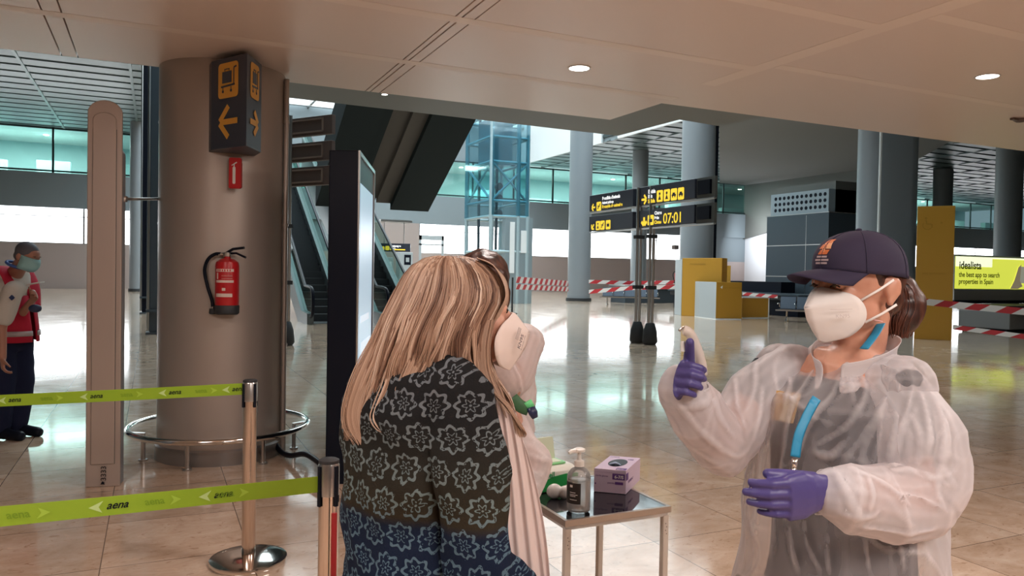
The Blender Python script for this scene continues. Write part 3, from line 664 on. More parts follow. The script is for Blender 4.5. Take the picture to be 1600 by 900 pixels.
# ================================================================== ESCALATORS
M_step = mat('escalator_step', (.045, .05, .055), .45, .3)
def escalator(x0, x1, y0, label):
    t = thing('escalator', (x0, y0, 0), label, 'escalator', 'escalators climbing away')
    g = MB(); n = 34; rise, run = .205, .36; prof = [(y0, .02)]
    y, z = y0+.9, .02; prof.append((y, z))
    for i in range(n):
        prof.append((y, z+rise)); prof.append((y+run, z+rise)); y += run; z += rise
    ye, ze = y, z
    low = [(ye, ze-1.2), (y0+1.2, -.0), (y0, -.0)]
    g.extr([(x0+.12, a, b) for a, b in prof+low], (x1-x0-.24, 0, 0)); g.build('steps', M_step, t)
    for xx, s_ in ((x0, 1), (x1, -1)):
        prof2 = [(y0-.15, 0), (y0-.15, .30), (y0+.8, .34), (ye, ze+.35), (ye, ze-1.4), (y0+1.3, -.02)]
        g = MB(); g.extr([(xx-.09, a, b) for a, b in prof2], (.18, 0, 0)); bl = g.build('balustrade', mat('balustrade_steel', (.15, .18, .19), .4, .5), t)
        g = MB(); gp = [(y0-.35, .30), (y0-.45, .45), (y0-.42, .85), (y0-.2, .98), (y0+.7, 1.0), (ye, ze+1.02), (ye, ze+.34), (y0+.8, .33)]
        g.extr([(xx-.006, a, b) for a, b in gp], (.012, 0, 0)); g.build('glass_panel', M_bglass, bl)
        g = MB(); hp = [(y0-.2, .22), (y0-.42, .28), (y0-.52, .5), (y0-.50, .85), (y0-.32, 1.0), (y0+.0, 1.04), (y0+.7, 1.06), (ye, ze+1.08)]
        g.tube([(xx, a, b) for a, b in crom([(0, a, b) for a, b in hp][:7], 4) and [(p.y, p.z) for p in crom([(0, a, b) for a, b in hp[:7]], 4)]]+[(xx, hp[7][0], hp[7][1])], .045, 10); g.build('handrail', M_black, bl, smooth=True)
    return t
escalator(3.92, 4.98, 21.7, 'left escalator of the two, seen between the clad column and the black totem')
escalator(5.92, 6.98, 21.4, 'right escalator of the two, seen between the black totem and the blond head')
# descending escalator casings overhead
t = thing('overhead_escalator', (8.8, 12, 9.0), 'pair of dark overhead escalator casings sloping down away from the ceiling', 'escalator')
S_ = math.tan(R(30))
def zpl(y, o=0): return 3.42+(23.3-y)*S_+o
def onpl(u, v, o=0):
    r_ = ray(u, v); k = (3.42+o+23.3*S_-EYE)/(r_.z+r_.y*S_); return O+r_*k
M_truss = mat('dark_casing', (.030, .042, .048), .8, spec=.1); M_conc = mat('brown_grey_soffit', (.105, .10, .095), .7)
xr0, xr1 = onpl(609, 329).x, onpl(668, 331).x
xl0, xl1 = onpl(530, 200).x, onpl(590, 205).x
def slope_box(x0, x1, ylow, o, th, m, nm):
    g = MB(); yh = 11.6; g.extr([(x0, ylow, zpl(ylow, o)), (x0, yh, zpl(yh, o)), (x0, yh, zpl(yh, o)+th), (x0, ylow, zpl(ylow, o)+th)], (x1-x0, 0, 0)); g.build(nm, m, t)
slope_box(xr0, xr1+.02, 23.3, 0, 1.1, M_truss, 'right_casing')
slope_box(xl0, xl1, 23.3, 0, 1.1, M_truss, 'left_casing')
slope_box(xl1+.25, xr0-.45, 23.9, .35, .5, M_conc, 'middle_soffit')
slope_box(xl1, xl1+.25, 23.3, .12, .6, M_truss, 'side_beam'); slope_box(xr0-.45, xr0, 23.3, .2, .6, M_conc, 'side_beam')

# ================================================================== GLASS LIFT TOWER
c0 = P(742, 420, 39.0); c1 = P(808, 420, 39.0)
lx0, lx1 = c0.x, c1.x; ly0 = (c0.y+c1.y)/2-1.5; ly1 = ly0+3.2
t = thing('lift_tower', ((lx0+lx1)/2, (ly0+ly1)/2, 0), 'glass lift tower with pale steel frame behind the blond head', 'lift')
M_lframe = mat('pale_blue_steel', (.42, .55, .60), .4, .3)
lv = [2.55, 4.25, 5.0, 6.9, 8.1, 9.2, 10.4, 12.4]
g = MB()
for x_ in (lx0, lx1, (lx0*1.0+lx1*0)/1+ (lx1-lx0)*.74):
    for y_ in (ly0, ly1): g.cyl((x_, y_, 0), (x_, y_, 12.6), .11, 8)
g.build('corner_posts', M_lframe, t)
for z in lv:
    g = MB()
    for y_ in (ly0, ly1): g.cyl((lx0-.1, y_, z), (lx1+.1, y_, z), .075, 8)
    for x_ in (lx0, lx1): g.cyl((x_, ly0, z), (x_, ly1, z), .075, 8)
    g.build('ring_beam', M_lframe, t)
g = MB()
for (xa, xb) in ((lx0, 0),): g.cyl((xa, ly0, 5.0), (lx1, ly0, 6.9), .06, 8); g.cyl((xa, ly0, 6.9), (lx1, ly0, 5.0), .06, 8)
g.cyl((lx0, ly1, 5.0), (lx0, ly0, 6.9), .06, 8); g.cyl((lx0, ly1, 6.9), (lx0, ly0, 5.0), .06, 8); g.build('cross_brace', M_lframe, t)
g = MB(); g.box(lx0-.02, lx1+.02, ly0-.13, ly0-.11, 4.3, 12.4); g.box(lx0-.13, lx0-.11, ly0, ly1, 4.3, 12.4); g.build('glass', M_lglass, t)
g = MB(); g.box(lx0+.35, lx1-.45, ly0+.9, ly1-.6, 6.9, 9.2); g.build('lift_car', mat('lift_car_grey', (.20, .30, .36), .4, .3), t)
g = MB()
for x_ in (lx0+.5, lx1-.45): g.box(x_-.05, x_+.05, ly1-.5, ly1-.35, 0, 12.4)
for z in (7.4, 6.0, 5.4, 4.6, 8.6): g.cyl((lx1-.4, ly1-.7, z), (lx1-.4, ly1-.45, z), .2, 10)
g.build('guide_rail', M_slate, t)
g = MB(); g.box(lx1-1.2, lx1+.3, ly0-.05, ly0+.3, 0, 4.25); g.build('door_frame', mat('lift_door_frame', (.30, .38, .42), .4, .4), t)
g = MB(); g.box(lx1-.95, lx1-.70, ly0-.09, ly0-.05, 1.5, 4.0); g.box(lx1-.35, lx1-.05, ly0-.09, ly0-.05, 2.5, 3.6); g.build('notice', M_white, t)
# left part of the lower deck frame seen under the gallery
q0, q1 = P(655, 400, 50), P(700, 400, 50)
g = MB(); g.box(q0.x, q1.x, q0.y, q0.y+.1, 3.55, 3.85); g.box(q0.x, q0.x+.15, q0.y, q0.y+.1, 0, 3.85); g.box(q1.x-.15, q1.x, q0.y, q0.y+.1, 0, 3.85); g.box(q0.x, q1.x, q0.y, q0.y+.1, 3.2, 3.3)
o = g.build('door_frame', M_kgrey, None); tag(o, 'pale framed doorway against the bright window left of the lift tower', 'doorway')

# small hanging sign, ticket machines at the tan wall block
q = P(594, 386, 30); q2 = P(641, 387, 30); xv3 = hdir(q, q2); n3 = Vector((xv3.y, -xv3.x, 0)); wl3 = (q2-q).length
t = thing('hanging_sign', q.lerp(q2, .5), 'small dark sign with yellow arrow hanging above the right escalator', 'sign')
F = Face((q.x, q.y, q.z-.17), xv3, n3); g = MB(); F.rect(g, 0, wl3, 0, .32, -.1, .1); g.build('board', M_navysign, t)
g = MB(); F.rrect(g, .02, .17, .05, .2, .04); F.rrect(g, .2, .36, .05, .22, .04); F.rect(g, .38, .98, .06, .10); g.build('arrow', M_yel, t)
F.text('lettering', 'Equipatges', M_wlit, t, .38, .19, .10, bold=.004, squash=1.0); F.text('lettering', 'Equipajes', M_wlit, t, .38, .115, .06, bold=.002)
g = MB(); 
for a_ in (.15, .92): g.cyl(F.p(a_, .3, -.05), F.p(a_, 1.15, -.05), .015, 6)
g.box(F.p(0, 0).x-.1, F.p(wl3, 0).x+.1, F.p(0, 0).y-.4, F.p(0, 0).y+.4, F.p(0, 1.15).z, F.p(0, 1.15).z+.08); g.build('hanger', M_steel, t)
for k, (u0, u1, v0, v1, d, lab) in enumerate(((624, 648, 394, 425, 38, 'grey machine with black square screen beyond the right escalator'), (596, 617, 402, 425, 38, 'plain grey machine beyond the right escalator'))):
    a, b = P(u0, 420, d), P(u1, 420, d); z1 = P(u0, v0, d).z; t = thing('ticket_machine', ((a.x+b.x)/2, a.y, 0), lab, 'machine')
    g = MB(); g.box(a.x, b.x, a.y, a.y+.6, 0, z1); g.build('cabinet', M_kgrey, t, bevel=.02)
    if k == 0:
        g = MB(); F = Face((a.x, a.y, 0), (1, 0, 0), (0, -1, 0)); w__ = b.x-a.x; F.rect(g, w__*.35, w__*.85, z1-.62, z1-.12); g.build('screen', M_black, t)
        g = MB(); F.rect(g, w__*.47, w__*.73, z1-.48, z1-.26, .006); g.build('screen_image', M_kgrey, t)
    else:
        g = MB(); F = Face((a.x, a.y, 0), (1, 0, 0), (0, -1, 0)); w__ = b.x-a.x; F.rect(g, w__*.15, w__*.85, z1-.5, z1-.2); g.build('screen', M_white, t)

# ================================================================== YELLOW KIOSKS
def gp(u, v): p = G(u, v); return p
t = thing('kiosk', G(1094, 492), 'tall yellow kiosk with pale grey side in front of the round column', 'kiosk')
a, b = P(1066, 420, 29.3), P(1128, 420, 28.0); h = 1.55+(430-405)*28.6/1200; xk = hdir(a, b); nk = Vector((xk.y, -xk.x, 0)); back = -nk*.35
g = MB(); g.hexa([xy(a), xy(b), xy(b+back), xy(a+back)], 0, h+.05); g.build('front_panel', M_kiosk, t, bevel=.01)
a0 = P(1055, 420, 30.0); g = MB(); g.hexa([xy(a0), xy(a-xk*.01), xy(a+back-xk*.01), xy(a0+back)], 0, h); g.build('side_panel', M_kgrey, t, bevel=.01)
F = Face((a.x, a.y, 0), xk, nk); g = MB(); F.rect(g, .35, 1.05, h-.20, h-.15, .011); g.build('printed_line', mat('dark_amber_print', (.42, .22, .02), .5), t)
t = thing('kiosk', P(1135, 490, 29.5), 'small yellow kiosk end standing higher behind the grey and yellow kiosk', 'kiosk')
a, b = P(1129, 420, 29.6), P(1142, 420, 29.2); g = MB(); g.hexa([xy(a), xy(b), xy(b+Vector((.2, .7, 0))), xy(a+Vector((.2, .7, 0)))], 0, 1.55+(431-415)*29.4/1200); g.build('panel', M_kiosk, t, bevel=.01)
g = MB(); F = Face((a.x, a.y, 0), hdir(a, b), Vector((hdir(a, b).y, -hdir(a, b).x, 0))); F.rect(g, .12, .2, 1.72, 1.76); g.build('slot', M_black, t)
t = thing('kiosk', G(1120, 498), 'low kiosk with pale grey left panel and yellow front panel', 'kiosk')
a, m1, b = P(1093, 420, 28.3), P(1120, 420, 27.2), P(1160, 420, 27.4); h = 1.55-(441-431)*27.4/1200
bk = Vector((.15, .42, 0))
g = MB(); g.hexa([xy(a), xy(m1), xy(m1+bk), xy(a+bk)], .03, h); g.build('grey_panel', M_kgrey, t, bevel=.01)
g = MB(); g.hexa([xy(m1), xy(b), xy(b+bk), xy(m1+bk)], .03, h); g.build('yellow_panel', M_kiosk, t, bevel=.01)
xk = hdir(m1, b); nk = Vector((xk.y, -xk.x, 0)); F = Face((m1.x, m1.y, 0), xk, nk)
g = MB(); F.poly(g, [(.15, h-.18), (.24, h-.12), (.22, h-.24)]); g.build('logo', M_white, t); F.text('lettering', 'aena aeropuertos', mat('dark_amber_print', (.42, .22, .02), .5), t, .28, h-.22, .09)
g = MB(); g.hexa([xy(a), xy(m1), xy(b), xy(b+bk), xy(m1+bk), xy(a+bk)], 0, .03); g.build('plinth', M_white, t)
t = thing('kiosk', G(1180, 497), 'lowest yellow counter with pale rim right of the grey and yellow kiosk', 'counter')
a, b = P(1161, 420, 28.2), P(1203, 420, 28.6); h = 1.55-(464-432)*28.4/1200
g = MB(); g.hexa([xy(a), xy(b), xy(b+bk), xy(a+bk)], 0, h-.03); g.build('panel', M_kiosk, t); xk = hdir(a, b); nk = Vector((xk.y, -xk.x, 0)); F = Face((a.x, a.y, 0), xk, nk); w__ = (b-a).length
g = MB(); F.rect(g, 0, w__, h-.05, h, -.3, .33); F.rect(g, w__-.04, w__, 0, h-.05, .0, .02); F.rect(g, 0, w__, 0, .03, .0, .02); g.build('rim', M_white, t)
# small red extinguisher, box on the round column
q = P(1056.5, 470, 30.85); extinguisher((q.x, q.y, P(0+1058, 443, 30.85).z), .09, .55, 'tiny red fire extinguisher on the round column by the yellow kiosk', Vector((1, 0, 0)), Vector((0, -1, 0)), False)
q = P(1057.5, 386, 30.8); g = MB(); g.box(q.x-.1, q.x+.1, q.y, q.y+.2, q.z-.1, q.z+.08); tag(g.build('call_box', M_brown, None), 'small brown box on the left side of the round column', 'box')
# tall amber panel
a, b = P(1431, 420, 19.9), P(1490, 420, 19.5); zt_ = 3.43
t = thing('panel_sign', ((a.x+b.x)/2, (a.y+b.y)/2, 0), 'tall amber panel standing right of the woman in the cap', 'sign')
xk = hdir(a, b); nk = Vector((xk.y, -xk.x, 0)); w__ = Vector((b.x-a.x, b.y-a.y, 0)).length; F = Face((a.x, a.y, 0), xk, nk)
g = MB(); F.rect(g, 0, w__, 0, zt_, -.25, .25); g.build('panel', M_kiosk, t, bevel=.01)
M_da = mat('dark_amber_print', (.42, .22, .02), .5)
g = MB(); cx_, cz_ = .22, 3.0
F.disc(g, cx_-.02, cz_+.12, .03); F.line(g, cx_-.02, cz_+.08, cx_, cz_-.03, .03); F.line(g, cx_, cz_-.03, cx_+.1, cz_-.03, .03); F.line(g, cx_+.1, cz_-.03, cx_+.13, cz_-.12, .03)
for k in range(9): F.line(g, cx_+.02+.11*math.cos(R(150+k*25)), cz_-.06+.11*math.sin(R(150+k*25)), cx_+.02+.11*math.cos(R(175+k*25)), cz_-.06+.11*math.sin(R(175+k*25)), .02)
F.disc(g, .55, 3.0, .025); g.build('pictogram', M_da, t)
F.text('lettering', 'aena aeropuertos', M_da, t, .15, 1.68, .075)
# ================================================================== BAGGAGE BELTS, ADVERT
yb = 16.2; xa = AY(1488, 450, yb).x
t = thing('baggage_belt', (xa+3, yb, 0), 'grey baggage belt running below the yellow advertisement', 'baggage belt')
g = MB(); g.box(xa-.1, xa+9, yb-1.9, yb-.3, .10, .62); g.build('side_casing', mat('grey_casing', (.17, .17, .17), .5), t, bevel=.02)
g = MB(); g.box(xa-.1, xa+9, yb-2.0, yb-.25, .62, .66); g.build('edge_rim', M_steel, t)
g = MB(); g.box(xa-.1, xa+9, yb-1.85, yb-.3, .66, .80); g.build('carousel_plates', M_rubber, t)
g = MB(); g.box(xa-.05, xa+9, yb-1.8, yb-.4, 0, .10); g.build('plinth', M_black, t)
g = MB(); g.box(xa, xa+9, yb-.1, yb+.5, .80, .90); g.build('central_base', M_black, t)
t = thing('advertisement', (xa+3, yb, .92), 'bright yellow backlit advertisement above the baggage belt at far right', 'advertisement')
F = Face((xa+.02, yb-.05, 0), (1, 0, 0), (0, -1, 0))
za, zb_ = 1.25, 2.30
g = MB(); F.rect(g, 0, 8.5, .90, za-.02, -.3, .3); g.build('lower_casing', M_steel, t)
g = MB(); F.rect(g, 0, 8.5, za-.02, zb_+.06, -.3, .28); g.build('light_box', M_kgrey, t)
g = MB(); F.rect(g, .04, 8.45, za+.02, zb_+.0, -.02, .01); g.build('poster', mat('yellow_backlit_poster', (.8, .85, .1), .4, emit=.75, ecol=(.83, .90, .10)), t)
g = MB(); F.rect(g, .04, 1.85, zb_-.32, zb_+.0, -.008, .003); F.rect(g, 1.85, 8.45, zb_-.05, zb_, -.008, .003); g.build('lit_patch', mat('pale_yellow_poster', (.9, .95, .6), .4, emit=.95, ecol=(.97, 1., .72)), t)
M_olive = mat('dark_olive_print', (.12, .14, .02), .5)
F.text('lettering', 'idealista', M_olive, t, .20, za+.66, .34, .004, bold=.008); F.text('lettering', 'the best app to search', M_olive, t, .20, za+.40, .225, .004, bold=.004); F.text('lettering', 'properties in Spain', M_olive, t, .20, za+.18, .225, .004, bold=.004)
g = MB(); F.rrect(g, 3.3, 4.8, za+.22, za+.78, .08, .004); g.build('phone_picture', mat('poster_phone', (.7, .7, .55), .5, emit=.3), t)
g = MB(); F.poly(g, [(2.8, za+.03), (3.0, za+.3), (3.2, za+.75), (3.35, za+.85), (3.3, za+.3), (3.45, za+.12), (3.2, za+.03)], .005); g.build('hand_picture', mat('poster_hand', (.62, .5, .32), .5, emit=.25), t)
# second belt behind kiosks
t = thing('baggage_belt', (23.4, 24, 0), 'dark baggage belt running behind the seats and the cap', 'baggage belt')
g = MB(); g.box(22.3, 24.3, 22.0, 30, .62, .80); g.build('carousel_plates', M_rubber, t, bevel=.02); g = MB(); g.box(22.45, 24.2, 22.1, 29.9, 0, .62); g.build('side_casing', M_black, t)
g = MB(); g.box(22.25, 24.35, 21.9, 30.1, .80, .86); g.build('edge_rim', M_slate, t)
g = MB(); g.box(24.2, 25.0, 24.8, 28.6, .86, 1.32); g.build('central_box', M_black, t)
# far left belt between columns
t = thing('baggage_belt', (22, 32.5, 0), 'pale baggage belt behind the far row of seats', 'baggage belt')
g = MB(); g.box(22.8, 29, 34.6, 36, 0, .75); g.build('side_casing', M_slate, t); g = MB(); g.box(22.7, 29.1, 34.5, 36.1, .75, .95); g.build('carousel_plates', M_steel, t, bevel=.03)
# dark slate block with vent
cx0, cy0 = 25.36, 23.4
t = thing('plant_room', (27.5, 25.1, 0), 'dark slate clad block with pale vent grille behind the cap', 'kiosk')
g = MB(); g.box(cx0, 29.3, cy0, 26.95, 0, 4.28); g.build('cladding', M_slate, t)
g = MB()
for z in (1.55, 2.92, 4.26): g.box(cx0-.012, 29.3, cy0-.012, 26.962, z, z+.035)
for y_ in (24.6,): g.box(cx0-.008, cx0, y_, y_+.02, 0, 4.2)
g.build('joint_strip', M_steel, t)
g = MB(); g.box(cx0+.02, 27.5, 23.45, 26.75, 4.30, 5.25); vb = g.build('vent_box', mat('pale_blue_vent', (.30, .37, .42), .5), t)
g = MB()
for r_ in range(3):
    for k in range(12): 
        yy = 26.45-.255*k; g.cyl((cx0+.03, yy, 4.52+r_*.26), (cx0+.01, yy, 4.52+r_*.26), .08, 10)
g.build('vent_holes', M_black, vb)
g = MB(); g.box(cx0+.4, 29.2, cy0+.05, 26.9, 4.3, 5.6); g.build('upper_clad', M_dwall, t)

# ================================================================== SEATS
M_seat = mat('dark_blue_perforated_steel', (.045, .06, .085), .35, .4)
def bench(pos, rot, n, label, group=None):
    t = thing('bench_seat', (0, 0, 0), label, 'bench', group); ws = .55
    g = MB(); g.box(-.1, n*ws+.1, -.03, .03, .36, .41); g.build('beam', M_steel, t)
    for i in range(n):
        x0 = i*ws+.02; x1 = (i+1)*ws-.02
        g = MB(); g.extr([(x0, -.24, .43), (x0, .22, .40), (x0, .22, .42), (x0, -.24, .45)], (x1-x0, 0, 0)); g.build('seat', M_seat, t, bevel=.008)
        g = MB(); g.extr([(x0, .20, .44), (x0, .36, .86), (x0, .385, .85), (x0, .225, .43)], (x1-x0, 0, 0)); g.build('backrest', M_seat, t, bevel=.008)
    for i in range(n+1):
        if i in (0, n) or n > 3:
            x_ = i*ws; g = MB(); g.tube(crom([(x_, .25, .5), (x_, .18, .63), (x_, -.15, .64), (x_, -.2, .6)], 4), .014, 6); g.build('armrest', M_chrome, t, smooth=True)
    for x_ in (ws*.5, n*ws-ws*.5):
        g = MB(); g.tube([(x_, 0, .37), (x_, 0, .16)], .03, 8); g.tube(crom([(x_, -.30, .02), (x_, -.15, .12), (x_, 0, .17), (x_, .15, .12), (x_, .30, .02)], 4), .022, 8); g.lathe((x_, -.30, 0), [(.035, 0), (.03, .03)], 8); g.lathe((x_, .30, 0), [(.035, 0), (.03, .03)], 8)
        g.build('leg', M_chrome, t, smooth='auto')
    t.location = (pos.x, pos.y, 0); t.rotation_euler = (0, 0, rot); return t
q = G(940, 476); bench(q, R(-38), 5, 'row of dark waiting seats with chrome legs left of the time display posts')
q = G(1216, 502); bench(q, R(-52), 4, 'dark blue waiting seats partly hidden behind the mask of the woman in the cap')
q = G(700, 470)
# ================================================================== BARRIER TAPES
m = mat('red_white_tape', (.7, .7, .7), .5)
_b = bsdf(m); _tc = N(m, 'ShaderNodeTexCoord'); _sp = N(m, 'ShaderNodeSeparateXYZ'); L(m, _tc, 'UV', _sp, 0)
_f = math_n(m, 'FRACT', math_n(m, 'ADD', _sp.outputs[0], math_n(m, 'MULTIPLY', _sp.outputs[1], -.35))); _f = math_n(m, 'LESS_THAN', _f, .5)
_mx = N(m, 'ShaderNodeMix', _data_type='RGBA'); m.node_tree.links.new(_f, _mx.inputs[0]); _mx.inputs[6].default_value = (.72, .70, .69, 1); _mx.inputs[7].default_value = (.50, .03, .04, 1); L(m, _mx, 2, _b, 'Base Color')
def tape(pts, hw, per, label):
    bm = bmesh.new(); uvl = bm.loops.layers.uv.new('UVMap'); acc = 0; pts = [Vector(p) for p in pts]
    xv_ = hdir(pts[0], pts[-1]); nv_ = Vector((-xv_.y, xv_.x, 0))*.002
    for a, b in zip(pts, pts[1:]):
        l = (b-a).length
        for s_ in (1, -1):
            vs = [bm.verts.new(p+nv_*s_) for p in (a-Z*hw, b-Z*hw, b+Z*hw, a+Z*hw)]
            f = bm.faces.new(vs if s_ > 0 else vs[::-1]); uv = [(acc/per, 0), ((acc+l)/per, 0), ((acc+l)/per, 1), (acc/per, 1)]
            for lp, q_ in zip(f.loops, uv if s_ > 0 else uv[::-1]): lp[uvl].uv = q_
        acc += l
    me = bpy.data.meshes.new('tape'); bm.to_mesh(me); bm.free(); o = link('barrier_tape', me, MATS['red_white_tape'], None)
    return tag(o, label, 'tape')
tape([P(1412, 468, 18), P(1488, 476, 17.6), P(1600, 487, 16.6), P(1720, 500, 15.6)], .075, .62, 'upper red and white tape crossing the tall amber panel')
tape([P(1489, 511, 17.8), P(1600, 526, 16.6), P(1720, 541, 15.6)], .055, .6, 'lower red and white tape right of the tall amber panel')
tape([P(806, 437, 28.7), P(888, 443, 36), ], .12, .75, 'upper red and white tape from the thin post to the left round column')
tape([P(806, 448, 28.7), P(888, 452, 36), ], .10, .75, 'lower red and white tape from the thin post to the left round column')
tape([P(920, 440, 42), P(985, 442, 42), P(1056, 441, 40)], .10, .9, 'far red and white tape running behind the time display posts')
tape([P(920, 456, 38), P(985, 450, 37), P(1056, 448, 36)], .10, .9, 'far lower red and white tape behind the row of seats')
tape([P(1160, 459, 26.5), P(1215, 463.5, 25.4)], .055, .5, 'short red and white tape above the lowest yellow counter')
q = G(800, 490); t = thing('tape_post', q, 'thin dark post holding red and white tape in front of the lift', 'post'); g = MB(); g.cyl(q, q+Z*1.35, .035, 10); g.build('pole', M_rubber, t, smooth='auto'); g = MB(); g.lathe(q, [(.2, 0), (.2, .02), (.05, .05)], 16); g.build('base', M_rubber, t, smooth='auto')

# ================================================================== CEILING FITTINGS
def downlight(p, r, label, e=14, m=None):
    t = thing('downlight', p, label, 'ceiling light', 'downlights in the warm ceiling'); z = 0.0
    g = MB(); g.lathe(p, [(r*1.18, 0), (r*1.15, -.006), (r, -.006), (r, -.001)], 28); g.build('ring', M_wht, t, smooth='auto')
    g = MB(); g.lathe(Vector(p)+Z*-.004, [(r, 0), (r*.9, .0005)], 28); g.build('lens', mat('warm_lens', (1, 1, 1), .5, emit=e, ecol=(1, .95, .88)), t)
p = G(905, 106, 3.149); downlight(p, .078, 'lit round downlight in the centre of the warm ceiling')
p = G(1543, 119, 3.153); downlight(p, .078, 'lit round downlight at the right edge of the warm ceiling')
p = G(601, 147, 3.399); downlight(p, .03, 'tiny lit spot at the edge of the grey soffit')
p = G(1594, 186, 3.153); t = thing('ceiling_sensor', p, 'small dark device on the warm ceiling at the far right edge', 'sensor'); g = MB(); g.lathe(p, [(.06, 0), (.06, -.012), (.035, -.03), (0, -.034)], 16); g.build('dome', M_brown, t, smooth='auto'); g = MB(); g.box(p.x-.13, p.x+.05, p.y-.02, p.y+.02, p.z-.02, p.z); g.build('arm', M_brown, t)
p = G(1586//1, 3, 3.153)

# ================================================================== STEEL TABLE AND THINGS ON IT
TZ = .745; tx0, tx1, ty0, ty1 = 1.215, 1.635, 2.165, 2.62
t = thing('side_table', ((tx0+tx1)/2, (ty0+ty1)/2, 0), 'small white legged table with glossy black top between the two women', 'table')
g = MB(); g.box(tx0+.012, tx1-.012, ty0+.012, ty1-.012, TZ-.012, TZ); g.build('tabletop', mat('black_gloss_top', (.012, .012, .015), .05, spec=.4), t)
g = MB()
for (a, b, c_, d_) in ((tx0, tx1, ty0, ty0+.012), (tx0, tx1, ty1-.012, ty1), (tx0, tx0+.012, ty0+.012, ty1-.012), (tx1-.012, tx1, ty0+.012, ty1-.012)): g.box(a, b, c_, d_, TZ-.020, TZ+.001)
g.build('edge_trim', mat('worn_steel_trim', (.50, .45, .41), .35, .9), t)
g = MB()
for (a, b, c_, d_) in ((tx0+.01, tx1-.01, ty0+.008, ty0+.024), (tx0+.01, tx1-.01, ty1-.024, ty1-.008), (tx0+.008, tx0+.024, ty0+.01, ty1-.01), (tx1-.024, tx1-.008, ty0+.01, ty1-.01)): g.box(a, b, c_, d_, TZ-.034, TZ-.020)
g.build('apron', M_wht, t)
M_leg = mat('cream_painted_leg', (.66, .60, .54), .4)
for x_ in (tx0+.016, tx1-.016):
    for y_ in (ty0+.016, ty1-.016):
        g = MB(); g.box(x_-.011, x_+.011, y_-.011, y_+.011, .012, TZ-.03); lg = g.build('leg', M_leg, t, bevel=.002)
        g = MB(); g.box(x_-.013, x_+.013, y_-.013, y_+.013, 0, .014); g.build('foot', M_rubber, lg)
        g = MB()
        for k in range(4): g.box(x_-.004+.004*(k % 2), x_-.001+.004*(k % 2), y_-.012, y_-.011, TZ-.06-.012*k, TZ-.057-.012*k)
        g.build('chip_mark', M_brown, lg)
# glove box
def box_at(pos, w_, d_, h_, rot): 
    return Matrix.Translation(pos) @ Matrix.Rotation(rot, 4, 'Z')
q0 = G(927, 768, TZ+.001); q1 = G(977, 774, TZ+.001)
A = G(927.5, 768.5, TZ); B = G(982, 773.5, TZ); xk = hdir(A, B); wdx = .118; nk = Vector((xk.y, -xk.x, 0)); dp = .215; hh = .088
t = thing('glove_box', (A.x, A.y, TZ), 'lilac and white disposable glove box on the black tabletop', 'box')
back = -nk*dp + xk*.03
a, b = A, A+xk*wdx; c_ = b+back; d_ = a+back
M_lil = mat('lilac_card', (.56, .47, .62), .5); M_pur = mat('purple_print', (.10, .04, .22), .5)
g = MB(); g.hexa([xy(a), xy(b), xy(c_), xy(d_)], TZ+.001, TZ+hh); g.build('carton', M_lil, t, bevel=.0015)
F = Face((a.x, a.y, TZ), xk, nk); g = MB(); F.rect(g, .068, wdx-.004, .052, .074, .0006, .0006); g.build('size_band', M_pur, t)
F.text('lettering', '6-7/S', M_wht, t, .076, .057, .016, .0016, bold=.0004, extrude=.0002)
F.text('lettering', 'nitrile gloves', M_pur, t, .006, .060, .009, .0006, extrude=.0002); F.text('lettering', 'powder free', M_pur, t, .050, .036, .009, .0006, extrude=.0002)
g = MB(); F.rect(g, .078, .108, .034, .044, .0006, .0004); F.rect(g, .004, .008, .030, .036, .0006, .0004); F.rect(g, 0.003, wdx-.004, .076, .0765, .0006, .0004); g.build('print_mark', M_pur, t)
cn = (a+b+c_+d_)/4; cn.z = TZ+hh
yv = back.normalized()
g = MB(); g.extr([cn+xk*(.034*math.cos(2*math.pi*k/24))+yv*(.060*math.sin(2*math.pi*k/24))+yv*.0+Z*.0003 for k in range(24)], Z*.0005); g.build('opening', M_black, t)
g = MB(); g.tube(crom([cn+yv*-.03-xk*.02+Z*.0, cn+yv*-.035+Z*.008, cn-yv*.03+xk*.015+Z*.0], 4), [(.004, .012)]*9, 8); g.build('glove_tip', mat('pale_blue_glove', (.35, .45, .62), .5), t, smooth=True)
Ft = Face(b.lerp(c_, .22)+Z*(hh), xk*-1, Z, yv); Ft = Face(Vector((a.x, a.y, TZ+hh)), xk, Z, yv)
g = MB(); Ft.rect(g, .078, wdx-.003, .002, .030, .0004, .0004); g.build('size_band', M_pur, t); Ft.text('lettering', 'gloves', M_wht, t, .082, .010, .010, .001, extrude=.0002); Ft.text('lettering', '100', M_pur, t, .080, .165, .016, .001, extrude=.0002, bold=.0006); Ft.text('lettering', 'NITRILE', M_pur, t, .008, .19, .010, .001, extrude=.0002)
Fs = Face(Vector((b.x, b.y, TZ)), yv, Vector((yv.y, -yv.x, 0))); Fs.text('lettering', 'GLOVES 6-7', M_pur, t, .03, .035, .014, .001, extrude=.0002)
g = MB(); Fs.rect(g, .0, .03, .050, .076, .0006, .0004); g.build('size_band', M_pur, t)
